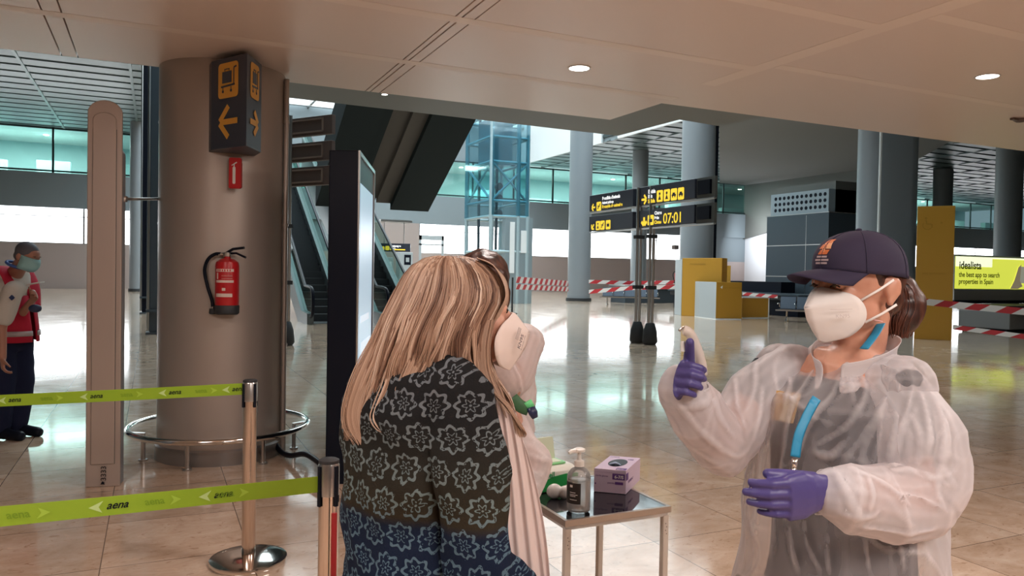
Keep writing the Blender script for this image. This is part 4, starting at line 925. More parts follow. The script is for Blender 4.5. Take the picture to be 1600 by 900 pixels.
# hand gel bottle
q = G(903.5, 799, TZ); t = thing('gel_bottle', q, 'clear pump bottle of hand gel with black label at the table front', 'bottle')
M_clr = bpy.data.materials.new('clear_plastic'); M_clr.use_nodes = True; _nt = M_clr.node_tree; _nt.nodes.clear()
_o = _nt.nodes.new('ShaderNodeOutputMaterial'); _g = _nt.nodes.new('ShaderNodeBsdfGlossy'); _g.inputs['Roughness'].default_value = .06; _t = _nt.nodes.new('ShaderNodeBsdfTransparent'); _t.inputs[0].default_value = (.94, .95, .95, 1); _x = _nt.nodes.new('ShaderNodeMixShader'); _fr = _nt.nodes.new('ShaderNodeFresnel'); _fr.inputs[0].default_value = 1.55
_d = _nt.nodes.new('ShaderNodeBsdfDiffuse'); _d.inputs[0].default_value = (.85, .85, .85, 1); _x2 = _nt.nodes.new('ShaderNodeMixShader'); _x2.inputs[0].default_value = .24
_nt.links.new(_fr.outputs[0], _x.inputs[0]); _nt.links.new(_t.outputs[0], _x.inputs[1]); _nt.links.new(_g.outputs[0], _x.inputs[2]); _nt.links.new(_x.outputs[0], _x2.inputs[1]); _nt.links.new(_d.outputs[0], _x2.inputs[2]); _nt.links.new(_x2.outputs[0], _o.inputs[0])
M_gel = M_clr.copy(); M_gel.name = 'clear_gel'; M_gel.node_tree.nodes['Mix Shader.001'].inputs[0].default_value = .30
r = .040
g = MB(); g.lathe(q+Z*.001, [(r*.8, 0), (r*.98, .006), (r, .02), (r, .115), (r*.94, .128), (r*.7, .142), (r*.36, .150), (r*.34, .158)], 32); g.build('bottle_body', M_clr, t, smooth='auto')
g = MB(); g.lathe(q+Z*.004, [(r*.7, 0), (r*.92, .006), (r*.94, .02), (r*.94, .105), (r*.9, .106)], 32); g.build('gel', M_gel, t, smooth='auto')
g = MB(); g.lathe(q+Z*.158, [(r*.42, -.004), (r*.42, .014), (r*.2, .018), (r*.15, .045), (r*.5, .046), (r*.5, .054), (r*.3, .058)], 20); g.tube([q+Z*.208, q+Z*.208+Vector((-.035, -.005, 0)), q+Z*.203+Vector((-.044, -.006, 0))], [.008, .007, .005], 8); g.build('pump', mat('white_pump', (.8, .78, .74), .35), t, smooth='auto')
def barc(c_, rad, a0, a1, z0, z1, m, nm, par):
    g = MB(); n = 10
    for i in range(n):
        p0, p1 = [Vector((c_.x+rad*math.cos(R(a0+(a1-a0)*j/n)), c_.y+rad*math.sin(R(a0+(a1-a0)*j/n)), 0)) for j in (i, i+1)]
        g.face([p0+Z*z0, p1+Z*z0, p1+Z*z1, p0+Z*z1])
    return g.build(nm, m, par)
lb = barc(q, r+.0006, -205, -110, TZ+.035, TZ+.105, mat('black_label', (.015, .013, .013), .5), 'label', t)
for z0, a0, a1 in ((.090, -165, -150), (.072, -165, -135), (.065, -165, -125), (.060, -165, -135), (.048, -165, -128)): barc(q, r+.0012, a0, a1, TZ+z0, TZ+z0+(.008 if z0 > .08 else .002), M_wht, 'label_print', lb)
# crumpled white mask
q = G(868, 780, TZ); g = MB(); g.ell(q+Vector((0, .01, .026)), (.030, .020, .027), Matrix.Rotation(.2, 3, 'Y'), 16, 12); g.ell(q+Vector((.035, -.004, .022)), (.026, .018, .024), Matrix.Rotation(-.4, 3, 'Y'), 16, 12); g.ell(q+Vector((.055, .004, .024)), (.018, .014, .025), None, 14, 10)
o = tag(g.build('folded_mask', M_wht, None, smooth=True), 'crumpled white mask lying left of the gel bottle', 'mask')
rm = o.modifiers.new('r', 'REMESH'); rm.mode = 'VOXEL'; rm.voxel_size = .003; rm.use_smooth_shade = True
# green and white wipes pack with open lid
A = G(826, 770, TZ); B = G(925, 758, TZ); A.z = B.z = TZ
A = G(842, 772, TZ); xk = hdir(A, B); nk = Vector((xk.y, -xk.x, 0)); A = A-xk*.08
t = thing('wipes_pack', (A.x, A.y, TZ), 'white and green pack of wipes with its pale lid flipped open', 'wipes')
Lw = .262; Dw = .12; Hw = .088
def wsec(a, s_=1.0): # cross section at position along x
    pts = []
    for k in range(20):
        th = 2*math.pi*k/20; cy = abs(math.cos(th))**.55*(1 if math.cos(th) > 0 else -1); cz = abs(math.sin(th))**.55*(1 if math.sin(th) > 0 else -1)
        pts.append(A+xk*a-nk*(Dw*.5+cy*Dw*.5*s_)+Z*(Hw*.5+.001+cz*Hw*.5*(s_ if True else 1)))
    return pts
g = MB(); g.loft([wsec(a, s_) for a, s_ in ((0, .80), (.012, .95), (.05, 1), (.12, 1), (.19, 1), (Lw-.012, .93), (Lw, .75))]); g.build('pack', mat('white_pack', (.72, .73, .66), .35), t, smooth=True)
M_grn = mat('green_pack_print', (.02, .30, .07), .35)
g = MB(); g.loft([[A+xk*a-nk*(Dw*.5+cy)+Z*z for (cy, z) in ((-Dw*.5-.0015, .004), (-Dw*.5-.002, h1), (-Dw*.42, h1+.0005), (-Dw*.42, .004))] for a, h1 in ((.004, .026), (.05, .034), (.10, .044), (.15, .056), (.2, .060), (Lw-.006, .056))]); g.build('green_wave', M_grn, t)
F = Face(A+nk*.003, xk, nk); F.text('lettering', 'Clinell', mat('green_lettering', (.04, .32, .14), .5), t, .075, .055, .028, .0012, extrude=.0003, bold=.0006)
g = MB(); Fw = Face(A-nk*.03+Z*(Hw+.001), xk, Z, -nk); Fw.rrect(g, .095, .225, 0, .075, .01, .0, .006); g.build('lid_base', mat('green_lid_rim', (.20, .55, .22), .4), t, bevel=.001)
g = MB(); Fw.rrect(g, .108, .212, .012, .062, .008, .006, .002); g.build('wipe_opening', mat('pale_green_inner', (.62, .70, .55), .4), t)
g = MB(); Fl = Face(A-nk*.105+Z*(Hw+.006), xk, nk, Z*.98-nk*.2); Fl.rrect(g, .118, .222, 0, .082, .008, 0, .004); g.build('lid', mat('pale_green_lid', (.62, .68, .52), .4), t, bevel=.001)

# ================================================================== PEOPLE
RT = Vector((math.cos(R(-25)), math.sin(R(-25)), 0)); AW = Vector((-RT.y, RT.x, 0))   # across and away, as the group stands
def fabric(name, col, rough=.85, bump=.25, scale=60, dist=.002, **k):
    m = mat(name, col, rough, spec=.2, **k); return bumped(m, scale, bump, dist, 4)
M_skin = mat('light_skin', (.60, .30, .205), .45, sss=.12); varied(M_skin, (.55, .27, .185), (.66, .35, .245), 18)
M_skin2 = mat('tanned_skin', (.40, .19, .13), .5, sss=.1)
def ridged(m, scale=9, strength=.5, dist=.012, stretch=(1, 1, .55)):
    b = bsdf(m); tc = N(m, 'ShaderNodeTexCoord'); mp = N(m, 'ShaderNodeMapping'); mp.inputs['Scale'].default_value = stretch; L(m, tc, 'Object', mp, 0)
    n = N(m, 'ShaderNodeTexNoise', Scale=scale, Detail=3, Roughness=.45, Distortion=.8); n.noise_type = 'RIDGED_MULTIFRACTAL'; L(m, mp, 0, n, 'Vector')
    bp = N(m, 'ShaderNodeBump', Strength=strength, Distance=dist); L(m, n, 'Fac', bp, 'Height'); return n, bp
def gown_material(name, clear, col=(.76, .73, .76)):
    m = bpy.data.materials.new(name); m.use_nodes = True; nt = m.node_tree
    b = nt.nodes['Principled BSDF']; b.inputs['Base Color'].default_value = (*col, 1); b.inputs['Roughness'].default_value = .45; b.inputs['Specular IOR Level'].default_value = .35
    n, bp = ridged(m, 5, .8, .03); L(m, bp, 0, b, 'Normal')
    tr = nt.nodes.new('ShaderNodeBsdfTransparent'); tr.inputs[0].default_value = (1, .97, .96, 1)
    tl = nt.nodes.new('ShaderNodeBsdfTranslucent'); tl.inputs[0].default_value = (*col, 1); L(m, bp, 0, tl, 'Normal')
    x1 = nt.nodes.new('ShaderNodeMixShader'); x1.inputs[0].default_value = .3; nt.links.new(b.outputs[0], x1.inputs[1]); nt.links.new(tl.outputs[0], x1.inputs[2])
    x2 = nt.nodes.new('ShaderNodeMixShader')
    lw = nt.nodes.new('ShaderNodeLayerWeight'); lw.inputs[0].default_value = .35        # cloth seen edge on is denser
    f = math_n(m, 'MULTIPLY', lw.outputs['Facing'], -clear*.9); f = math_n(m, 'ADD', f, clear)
    f = math_n(m, 'SUBTRACT', f, math_n(m, 'MULTIPLY', n.outputs['Fac'], .10)); gm = N(m, 'ShaderNodeNewGeometry'); pt = math_n(m, 'MULTIPLY', math_n(m, 'SUBTRACT', gm.outputs['Pointiness'], .502), 9.0)   # crease shading put into opacity: ridges whiter, as doubled cloth, hollows clearer
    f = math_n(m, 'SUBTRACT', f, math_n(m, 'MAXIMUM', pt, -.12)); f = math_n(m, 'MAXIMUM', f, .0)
    nt.links.new(f, x2.inputs[0]); nt.links.new(x1.outputs[0], x2.inputs[1]); nt.links.new(tr.outputs[0], x2.inputs[2])
    nt.links.new(x2.outputs[0], nt.nodes['Material Output'].inputs[0]); return m
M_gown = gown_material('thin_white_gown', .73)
M_sleeve = gown_material('white_gown_sleeve', .30)
M_gown2 = gown_material('white_gown_cloth', .30, (.76, .70, .70))
TEX = {}
def tex(name, size, kind='CLOUDS'):
    if name in TEX: return TEX[name]
    t = bpy.data.textures.new(name, kind); t.noise_scale = size
    if kind == 'MUSGRAVE': t.musgrave_type = 'RIDGED_MULTIFRACTAL'; t.octaves = 2
    if kind == 'CLOUDS': t.noise_depth = 1
    TEX[name] = t; return t
def remesh(o, vox, smooth_it=3, disp=()):
    r_ = o.modifiers.new('remesh', 'REMESH'); r_.mode = 'VOXEL'; r_.voxel_size = vox; r_.use_smooth_shade = True
    if smooth_it: s_ = o.modifiers.new('smooth', 'SMOOTH'); s_.factor = .6; s_.iterations = smooth_it
    for (tname, size, kind, st) in disp:
        d = o.modifiers.new('folds', 'DISPLACE'); d.texture = tex(tname, size, kind); d.strength = st; d.mid_level = .5; d.texture_coords = 'LOCAL'
    return o
from mathutils.bvhtree import BVHTree
def ridges(g, paths, rad=.0065, sink=.35):
    g.bm.normal_update(); tr = BVHTree.FromBMesh(g.bm)
    todo = []
    for path in paths:
        r0 = rad
        if isinstance(path, tuple): r0, path = path
        pts = []
        pp = [Vector((a, b, 0)) for a, b in path]
        for q in crom(pp, 5):
            d = ray(q.x, q.y).normalized(); hit = tr.ray_cast(O, d)
            if hit[0] is not None: pts.append(hit[0] + d*(r0*sink))
        if len(pts) > 3:
            n = len(pts); todo.append((pts, [r0*(.25+.75*math.sin(math.pi*min(1, max(0, (i+.5)/n)))**.6) for i in range(n)]))
    for pts, rs in todo: g.tube(pts, rs, 8)
class Frame:
    def __init__(s, c, f, up=Z, tilt=0.0):
        s.c = Vector(c); f = Vector(f).normalized(); s.l = Z.cross(f).normalized()
        rot = Matrix.Rotation(tilt, 3, s.l); s.f = rot @ f; s.z = s.f.cross(s.l)      # tilt > 0 looks down
    def p(s, a, b, c): return s.c+s.f*a+s.l*b+s.z*c
    def m(s): return Matrix((s.f, s.l, s.z)).transposed()
def head_shapes(g, H, k=1.0):
    m = H.m()
    e = lambda c, r: g.ell(H.p(*[x*k for x in c]), [x*k for x in r], m, 22, 16)
    e((-.012, 0, .028), (.098, .076, .090)); e((.026, 0, -.030), (.064, .058, .086)); e((.052, 0, -.092), (.034, .030, .024))
    for s_ in (1, -1):
        e((.020, .036*s_, -.055), (.050, .026, .040)); e((.060, .034*s_, -.022), (.026, .024, .026)); e((.074, .031*s_, .012), (.017, .018, .014))
        e((-.022, .079*s_, -.008), (.017, .009, .029)); e((-.030, .085*s_, -.002), (.013, .007, .023)); e((-.016, .080*s_, -.032), (.009, .007, .013))
    e((.066, 0, .036), (.024, .050, .018)); e((.048, 0, .052), (.036, .055, .034))
    g.tube([H.p(.082*k, 0, .020*k), H.p(.100*k, 0, -.008*k), H.p(.106*k, 0, -.028*k)], [.009*k, .012*k, .014*k], 12)
    for s_ in (1, -1): e((.090, .012*s_, -.032), (.012, .010, .009))
    e((.082, 0, -.058), (.014, .024, .008)); e((.080, 0, -.069), (.013, .021, .008))
def eyes(H, t, k=1.0, iris=(.08, .05, .03), lid=None, brow=(.10, .06, .04), closed=.5):
    for s_ in (1, -1):
        g = MB(); g.ell(H.p(.0775*k, .031*s_*k, .012*k), .0125*k, None, 14, 10); e = g.build('eye', mat('eye_white', (.75, .72, .70), .25), t, smooth=True)
        g = MB(); g.ell(H.p(.0885*k, .031*s_*k, (.010-closed*.004)*k), (.0025, .0055, .0055), H.m(), 12, 8); g.build('iris', mat('iris', iris, .2), e, smooth=True)
        g = MB(); g.tube([H.p(.0865*k, (.031+.014*q)*s_*k, (.015-closed*.012+.004*(1-q*q))*k) for q in (-1, -.5, 0, .5, 1)], .0018, 6); g.build('eyelash', mat('dark_lash', (.03, .02, .02), .6), e, smooth=True)
        g = MB(); g.tube([H.p((.088-.010*abs(q))*k, (.032+.020*q)*s_*k, (.034+.004*(1-q*q))*k) for q in (-1, -.4, .3, 1)], [.002, .0032, .003, .0015], 6); g.build('eyebrow', mat('brow_%d' % int(brow[0]*1000), brow, .8), t, smooth=True)
def kn95(H, t, m, k=1.0, name='face_mask', straps=True, puff=0.0):
    def poly(ps, n=30):
        ps = [Vector(q) for q in ps]; out = []
        for i in range(n+1):
            x = i/n*(len(ps)-1); k_ = min(int(x), len(ps)-2); out.append(ps[k_].lerp(ps[k_+1], x-k_))
        return out
    rid = poly([(.101, 0, .0), (.117, 0, -.018), (.133+puff, 0, -.037), (.127+puff, 0, -.062), (.114, 0, -.085), (.097, 0, -.108)])
    edg = crom([(.094, .006, .002), (.076, .040, -.006), (.056, .062, -.018), (.042, .069, -.042), (.043, .065, -.070), (.060, .042, -.098), (.092, .006, -.111)], 5)
    edg = [edg[min(30, i)] for i in range(31)]
    n = len(rid)
    def samp(c, f): x = f*(len(c)-1); i = min(int(x), len(c)-2); return c[i].lerp(c[i+1], x-i)
    g = MB(); nj = 8; rows = []
    for i in range(n):
        f = i/(n-1); a = samp(rid, f); b = samp(edg, f); row = []
        for j in range(-nj, nj+1):
            q = abs(j)/nj; s_ = 1 if j >= 0 else -1; p = a.lerp(Vector((b.x, b.y, b.z)), q); bul = .005*math.sin(math.pi*q)*math.sin(math.pi*f)
            row.append(g.bm.verts.new(H.p((p.x+bul*.4)*k, (p.y+bul*1.0)*s_*k, p.z*k)))
        rows.append(row)
    for A, B in zip(rows, rows[1:]):
        for j in range(2*nj): g.bm.faces.new((A[j], A[j+1], B[j+1], B[j]))
    o = g.build(name, m, t, smooth='auto'); s_ = o.modifiers.new('thick', 'SOLIDIFY'); s_.thickness = .0018; s_.offset = 1
    if straps:
        for s_ in (1, -1):
            for (za, zb, fb) in ((-.012, .014, -.014), (-.072, -.036, -.020)):
                g = MB(); a = samp(edg, .38 if za > -.03 else .66); a = H.p(a.x*k, (a.y+.002)*s_*k, a.z*k); b = H.p(fb*k, .086*s_*k, zb*k); mid = a.lerp(b, .5)+H.l*s_*.004
                g.tube([a, mid, b], [(.0028, .0008)]*3, 6, flat=H.z); g.build('mask_strap', m, o, smooth=True)
    return o
def hand(g, w, d, side, n, curls, k=1.0, thumb=(.6, .75, .2), tcurl=.3, spread=.06, fat=1.0):
    """w wrist, d along the metacarpals, side towards the index, n the way the fingers curl"""
    w, d = Vector(w), Vector(d).normalized(); side = Vector(side); side = (side-d*side.dot(d)).normalized(); n = Vector(n); n = (n-d*n.dot(d)-side*n.dot(side)).normalized()
    g.tube([w-d*.03*k, w, w+d*.03*k], [(.020*k*fat, .028*k*fat), (.019*k*fat, .029*k*fat), (.018*k*fat, .036*k*fat)], 14, flat=n)
    g.tube([w+d*.005*k, w+d*.05*k, w+d*.088*k], [(.016*k*fat, .026*k*fat), (.016*k*fat, .042*k*fat), (.012*k*fat, .040*k*fat)], 16, flat=n)
    for i, (o_, ln, r_) in enumerate(((.031, .072, .0090), (.011, .080, .0094), (-.010, .074, .0090), (-.030, .058, .0080))):
        c = curls[i] if isinstance(curls, (list, tuple)) and isinstance(curls[0], (list, tuple)) else curls
        p = w+d*(.088-abs(o_-.005)*.18)*k+side*o_*k; dirv = (d+side*o_*spread*30*.12).normalized(); pts = [p-d*.03*k, p]; rs = [r_*k*fat, r_*1.08*k*fat]; ang = 0
        for j, fr in enumerate((.46, .30, .24)):
            ang += c[j]; v = dirv*math.cos(ang)+n*math.sin(ang); p = p+v*ln*fr*k; pts.append(p); rs.append(r_*(1.0-.08*(j+1))*k*fat)
        g.tube(pts, rs, 10); g.ell(pts[-1], rs[-1]*1.0, None, 10, 8)
    p0 = w+d*.022*k+side*.024*k+n*.004*k; v = (d*thumb[0]+side*thumb[1]+n*thumb[2]).normalized(); p1 = p0+v*.038*k
    v2 = (v+n*tcurl+d*.25).normalized(); p2 = p1+v2*.032*k; v3 = (v2+n*tcurl*.6+d*.2).normalized(); p3 = p2+v3*.024*k
    g.tube([p0, p1, p2, p3], [.015*k*fat, .0125*k*fat, .0108*k*fat, .009*k*fat], 10); g.ell(p3, .009*k*fat, None, 10, 8)
def limb(g, pts, rs, n=5, seg=16):
    c = crom(pts, n); m_ = len(c); rr = []
    for i in range(m_):
        x_ = i/(m_-1)*(len(rs)-1); j = min(int(x_), len(rs)-2); a, b = rs[j], rs[j+1]; f = x_-j
        if isinstance(a, tuple) or isinstance(b, tuple):
            a = a if isinstance(a, tuple) else (a, a); b = b if isinstance(b, tuple) else (b, b); rr.append((a[0]+(b[0]-a[0])*f, a[1]+(b[1]-a[1])*f))
        else: rr.append(a+(b-a)*f)
    g.tube(c, rr, seg); g.ell(c[0], max(rr[0]) if isinstance(rr[0], tuple) else rr[0], None, 12, 8); g.ell(c[-1], (min(rr[-1]) if isinstance(rr[-1], tuple) else rr[-1])*.98, None, 12, 8)
def torso(g, c, f, levels, seg=28, p=2.4):
    """levels: (z, half width, half depth, forward shift, side shift)"""
    f = Vector(f).normalized(); l = Z.cross(f); rings = []
    for (z, hw, hd, fs, ss) in levels:
        o = Vector((c[0], c[1], 0))+f*fs+l*ss; ring = []
        for k in range(seg):
            a = 2*math.pi*k/seg; ca, sa = math.cos(a), math.sin(a)
            ring.append(o+l*hw*abs(ca)**(2/p)*(1 if ca > 0 else -1)+f*hd*abs(sa)**(2/p)*(1 if sa > 0 else -1)+Z*z)
        rings.append(ring)
    g.loft(rings)

# ------------------------------------------------------------------ 1. blond woman in the patterned cardigan
def blond_woman():
    S = .84; P0 = P_raw = globals()['P']
    def P(u, v, d): return P0(u, v, d*S)
    def zz(z): return EYE-(EYE-z)*S
    fb = (RT*.74+AW*.67).normalized(); rb = Vector((fb.y, -fb.x, 0))         # rb = her right, towards the camera
    tc = P(648, 780, 1.93); base = Vector((tc.x, tc.y, 0))
    t = thing('person', base, 'woman with long blond hair in a dark patterned cardigan, seen from behind', 'person')
    hc = P(727, 484, 1.90); fh = (RT*.95+AW*.30).normalized(); H = Frame(hc+Vector((0,0,-.006)), fh, tilt=.02)
    c = base
    shR = c+rb*.14+Z*zz(1.27); shL = c-rb*.14+Z*zz(1.27)
    elR = P(745, 880, 1.76); wrR = P(840, 960, 1.86); elL = shL+Vector((0, 0, -.27))+fb*.02-rb*.03; wrL = elL+fb*.18-Z*.08
    g = MB()
    torso(g, c, fb, [(.80, .13, .09, 0, 0), (.95, .12, .085, 0, 0), (1.10, .125, .09, 0, 0), (1.27, .13, .085, .0, 0), (1.34, .095, .065, 0, 0), (1.38, .055, .05, .0, 0)])
    limb(g, [c+Z*1.32, c+Z*1.38+fb*.02, H.p(-.02, 0, -.07)], [.06, .05, .048]); head_shapes(g, H, .92)
    for sh, el, wr, s_ in ((shR, elR, wrR, 1), (shL, elL, wrL, -1)):
        limb(g, [sh, el], [.042, .037]); limb(g, [el, wr], [.037, .026])
        hp = c+rb*.09*s_; limb(g, [hp+Z*.86, hp+Z*.46+fb*.01, hp+Z*.09], [.085, .055, .038]); limb(g, [hp+Z*.05-fb*.04, hp+fb*.13+Z*.03], [.038, .03])
        hand(g, wr, (wr-el), Z, fb*.4-rb*s_, (.3, .4, .3))
    remesh(g.build('body', M_skin, t), .0055, 3)
    eyes(H, t, .92, brow=(.35, .22, .13))
    # mask with printed lettering
    mk = kn95(H, t, mat('rosy_white_mask', (.80, .68, .63), .6), k=1.07, straps=False)
    pl = H.p(.104, -.052, -.052); xd = (H.f*.45-H.z*-.0+H.z*.85).normalized(); nn = (-H.l*.80+H.f*.55).normalized(); xd = (xd-nn*xd.dot(nn)).normalized(); up_ = nn.cross(xd)
    Fm = Face(pl, xd, nn, up_)
    M_pr = mat('grey_mask_print', (.25, .20, .20), .6)
    Fm.text('mask_print', 'KN95', M_pr, mk, -.018, -.004, .013, .0035, extrude=.0002, bold=.0003); Fm.text('mask_print', 'EN149:2001 FFP2', M_pr, mk, -.018, -.011, .0045, .0035, extrude=.0001)
    g = MB()
    for k_ in range(3): Fm.rect(g, -.004, .022, .010+.004*k_, .0112+.004*k_, .0035, .0003)
    g.build('mask_print', M_pr, mk)
    # cardigan: body, near sleeve, far sleeve
    m = mat('patterned_knit', (.02, .02, .02), .92, spec=.12); b = bsdf(m)
    tcn = N(m, 'ShaderNodeTexCoord'); sx = N(m, 'ShaderNodeSeparateXYZ'); L(m, tcn, 'Object', sx, 0)
    vdir = (RT*.95-AW*.3).normalized()
    # planar coordinates across her back: p along vdir, and height
    dt = N(m, 'ShaderNodeVectorMath', _operation='DOT_PRODUCT'); L(m, tcn, 'Object', dt, 0); dt.inputs[1].default_value = (vdir.x, vdir.y, 0)
    cb = N(m, 'ShaderNodeCombineXYZ'); nd = N(m, 'ShaderNodeTexNoise', Scale=7, Detail=2); L(m, tcn, 'Object', nd, 'Vector')
    u_ = math_n(m, 'ADD', dt.outputs['Value'], math_n(m, 'MULTIPLY', nd.outputs['Fac'], .05)); v_ = math_n(m, 'ADD', sx.outputs[2], math_n(m, 'MULTIPLY', nd.outputs['Fac'], .03))
    S0 = 1/.064; us = math_n(m, 'MULTIPLY', u_, S0); vs = math_n(m, 'MULTIPLY', v_, S0)
    row = math_n(m, 'FLOOR', vs); us2 = math_n(m, 'ADD', us, math_n(m, 'MULTIPLY', row, .5))
    fu = math_n(m, 'SUBTRACT', math_n(m, 'FRACT', us2), .5); fv = math_n(m, 'SUBTRACT', math_n(m, 'FRACT', vs), .5)
    rr_ = math_n(m, 'SQRT', math_n(m, 'ADD', math_n(m, 'MULTIPLY', fu, fu), math_n(m, 'MULTIPLY', fv, fv))); th = math_n(m, 'ARCTAN2', fv, fu)
    def ring(R0, amp, kk, w_): # star shaped outline
        rad = math_n(m, 'ADD', R0, math_n(m, 'MULTIPLY', math_n(m, 'COSINE', math_n(m, 'MULTIPLY', th, kk)), amp)); return math_n(m, 'LESS_THAN', math_n(m, 'ABSOLUTE', math_n(m, 'SUBTRACT', rr_, rad)), w_)
    pat = math_n(m, 'MAXIMUM', ring(.375, .055, 8.0, .050), ring(.150, .055, 6.0, .026)); pat = math_n(m, 'MAXIMUM', pat, math_n(m, 'LESS_THAN', rr_, .035))
    fine = N(m, 'ShaderNodeTexNoise', Scale=150, Detail=2); L(m, tcn, 'Object', fine, 'Vector')
    pat = math_n(m, 'MULTIPLY', pat, math_n(m, 'GREATER_THAN', fine.outputs['Fac'], .40))
    zf = math_n(m, 'SUBTRACT', math_n(m, 'MULTIPLY_ADD', sx.outputs[2], 1/S, EYE-EYE/S), .6)
    basec = ramp(m, zf, [(.0, (.008, .014, .035)), (.36, (.010, .017, .040)), (.385, (.035, .028, .018)), (.50, (.024, .022, .018)), (.62, (.014, .014, .015))])
    motif = ramp(m, zf, [(.0, (.085, .145, .20)), (.36, (.09, .15, .20)), (.42, (.15, .20, .20)), (.66, (.14, .155, .17))])
    mx = N(m, 'ShaderNodeMix', _data_type='RGBA'); m.node_tree.links.new(pat, mx.inputs[0]); m.node_tree.links.new(basec, mx.inputs[6]); m.node_tree.links.new(motif, mx.inputs[7]); L(m, mx, 2, b, 'Base Color')
    kn = N(m, 'ShaderNodeTexNoise', Scale=260, Detail=2); L(m, tcn, 'Object', kn, 'Vector'); bp = N(m, 'ShaderNodeBump', Strength=.5, Distance=.002); L(m, kn, 'Fac', bp, 'Height'); L(m, bp, 0, b, 'Normal')
    g = MB()
    torso(g, c, fb, [(zz(z_), a_*S, b_*S, c_, 0) for z_, a_, b_, c_ in [(.62, .215, .15, -.01), (.80, .205, .15, -.01), (.95, .19, .14, -.005), (1.10, .192, .142, -.005), (1.22, .195, .14, -.01), (1.30, .165, .115, -.01), (1.345, .10, .085, -.005), (1.37, .07, .07, 0)]], p=2.6)
    limb(g, [c-rb*.085+Z*zz(1.30), shL+Vector((0, 0, -.02)), shL.lerp(elL, .5)-rb*.01, elL], [.060, .066, .060, .052]); limb(g, [elL, wrL], [.052, .040])
    cd = g.build('cardigan', m, t); remesh(cd, .007, 3, (('folds_mid', .16, 'CLOUDS', .030), ('folds_ridge2', .17, 'MUSGRAVE', .008), ('folds_small', .05, 'CLOUDS', .006)))
    g = MB()
    limb(g, [c+rb*.085+Z*zz(1.30), shR+Vector((0, 0, -.02)), shR.lerp(elR, .5)+rb*.01, elR], [.063, .074, .071, .067]); limb(g, [elR, elR.lerp(wrR, .5), wrR-(wrR-elR)*.1], [.067, .057, .046])
    remesh(g.build('cardigan_sleeve', m, t), .007, 3, (('folds_mid', .16, 'CLOUDS', .026), ('folds_ridge2', .17, 'MUSGRAVE', .010), ('folds_small', .05, 'CLOUDS', .006)))
    # trousers and shoes
    g = MB(); torso(g, c, fb, [(.58, .15, .11, 0, 0), (.85, .15, .11, 0, 0), (.93, .13, .10, 0, 0)])
    for s_ in (1, -1): hp = c+rb*.09*s_; limb(g, [hp+Z*.80, hp+Z*.45+fb*.01, hp+Z*.10], [.10, .075, .07])
    remesh(g.build('trousers', fabric('dark_trousers', (.02, .022, .03)), t), .012, 3)
    for s_ in (1, -1):
        hp = c+rb*.09*s_; g = MB(); g.tube(crom([hp-fb*.07+Z*.045, hp+Z*.05, hp+fb*.10+Z*.038, hp+fb*.17+Z*.03], 4), [.035]+[.045]*6+[.042]*4+[.036, .03], 12); g.bm.transform(Matrix.Translation((0, 0, .003))); g.build('shoe', M_black, t, smooth=True)
    # long pale scarf hanging in front
    M_sc = mat('rosy_white_scarf', (.70, .58, .55), .8, spec=.1); n_, bp_ = ridged(M_sc, 22, .6, .006, (1, 1, .12)); L(M_sc, bp_, 0, bsdf(M_sc), 'Normal')
    def ribbon(cl, wdt, fold, nm, th=.01):
        g = MB(); cl = crom(cl, 6); n = len(cl); rings = []
        for i, (q, ) in enumerate(zip(cl)):
            f = i/(n-1); x_ = f*(len(wdt)-1); j = min(int(x_), len(wdt)-2); wd = wdt[j]+(wdt[j+1]-wdt[j])*(x_-j)
            ring = []; mm = 26
            for k in range(mm):
                a = k/(mm-1); s_ = (a-.5)*2; ring.append(q+RT*s_*wd+AW*(.35*s_*wd+fold*math.sin(s_*9+f*2.0))+AW*.0)
            ring2 = [p_+AW*th for p_ in ring[::-1]]; rings.append(ring+ring2)
        g.loft(rings); return g.build(nm, M_sc, t, smooth=True)
    ribbon([P(785, 615, 1.93), P(795, 665, 1.92), P(806, 740, 1.90), P(815, 820, 1.89), P(824, 905, 1.88), P(830, 1000, 1.88)], [.015, .022, .029, .034, .037, .039], .006, 'scarf')
    ribbon([P(745, 600, 2.06), P(770, 640, 2.06), P(800, 690, 2.03), P(822, 770, 2.02), P(838, 860, 2.0), P(845, 960, 2.0)], [.025, .027, .025, .027, .025, .025], .005, 'scarf')
    g = MB(); cn_ = H.p(-.03, 0, -.12); g.tube([cn_+(RT*math.cos(2*math.pi*k/24)*.072+AW*math.sin(2*math.pi*k/24)*.072)-Z*.01*math.cos(2*math.pi*k/24) for k in range(24)], .019, 10, closed=True); g.build('scarf_loop', M_sc, t, smooth=True)
    # hair
    sil = [(399, 690, 716, 1.90, .035), (404, 664, 742, 1.90, .06), (414, 645, 762, 1.90, .082), (430, 631, 779, 1.90, .098), (450, 619, 789, 1.90, .106), (470, 610, 788, 1.895, .110), (495, 599, 775, 1.89, .112), (525, 588, 764, 1.885, .112), (555, 575, 762, 1.885, .110), (585, 562, 764, 1.885, .105), (612, 552, 770, 1.885, .100), (640, 545, 774, 1.885, .090), (670, 541, 776, 1.885, .07), (700, 540, 776, 1.885, .05)]
    def env(v):
        for a, b_ in zip(sil, sil[1:]):
            if v <= b_[0] or b_ is sil[-1]: f = max(0, min(1.2, (v-a[0])/(b_[0]-a[0]))); return [a[i]+(b_[i]-a[i])*f for i in range(5)]
    M_hair = mat('blond_hair', (.5, .3, .18), .42, spec=.35); bh = bsdf(M_hair)
    at_ = N(M_hair, 'ShaderNodeAttribute', _attribute_name='tint'); hr_ = ramp(M_hair, at_.outputs['Fac'], [(0, (.12, .060, .040)), (.32, (.27, .155, .105)), (.62, (.44, .285, .20)), (.85, (.58, .41, .31)), (1, (.72, .56, .45))]); M_hair.node_tree.links.new(hr_, bh.inputs['Base Color'])
    bh.inputs['Anisotropic'].default_value = .5
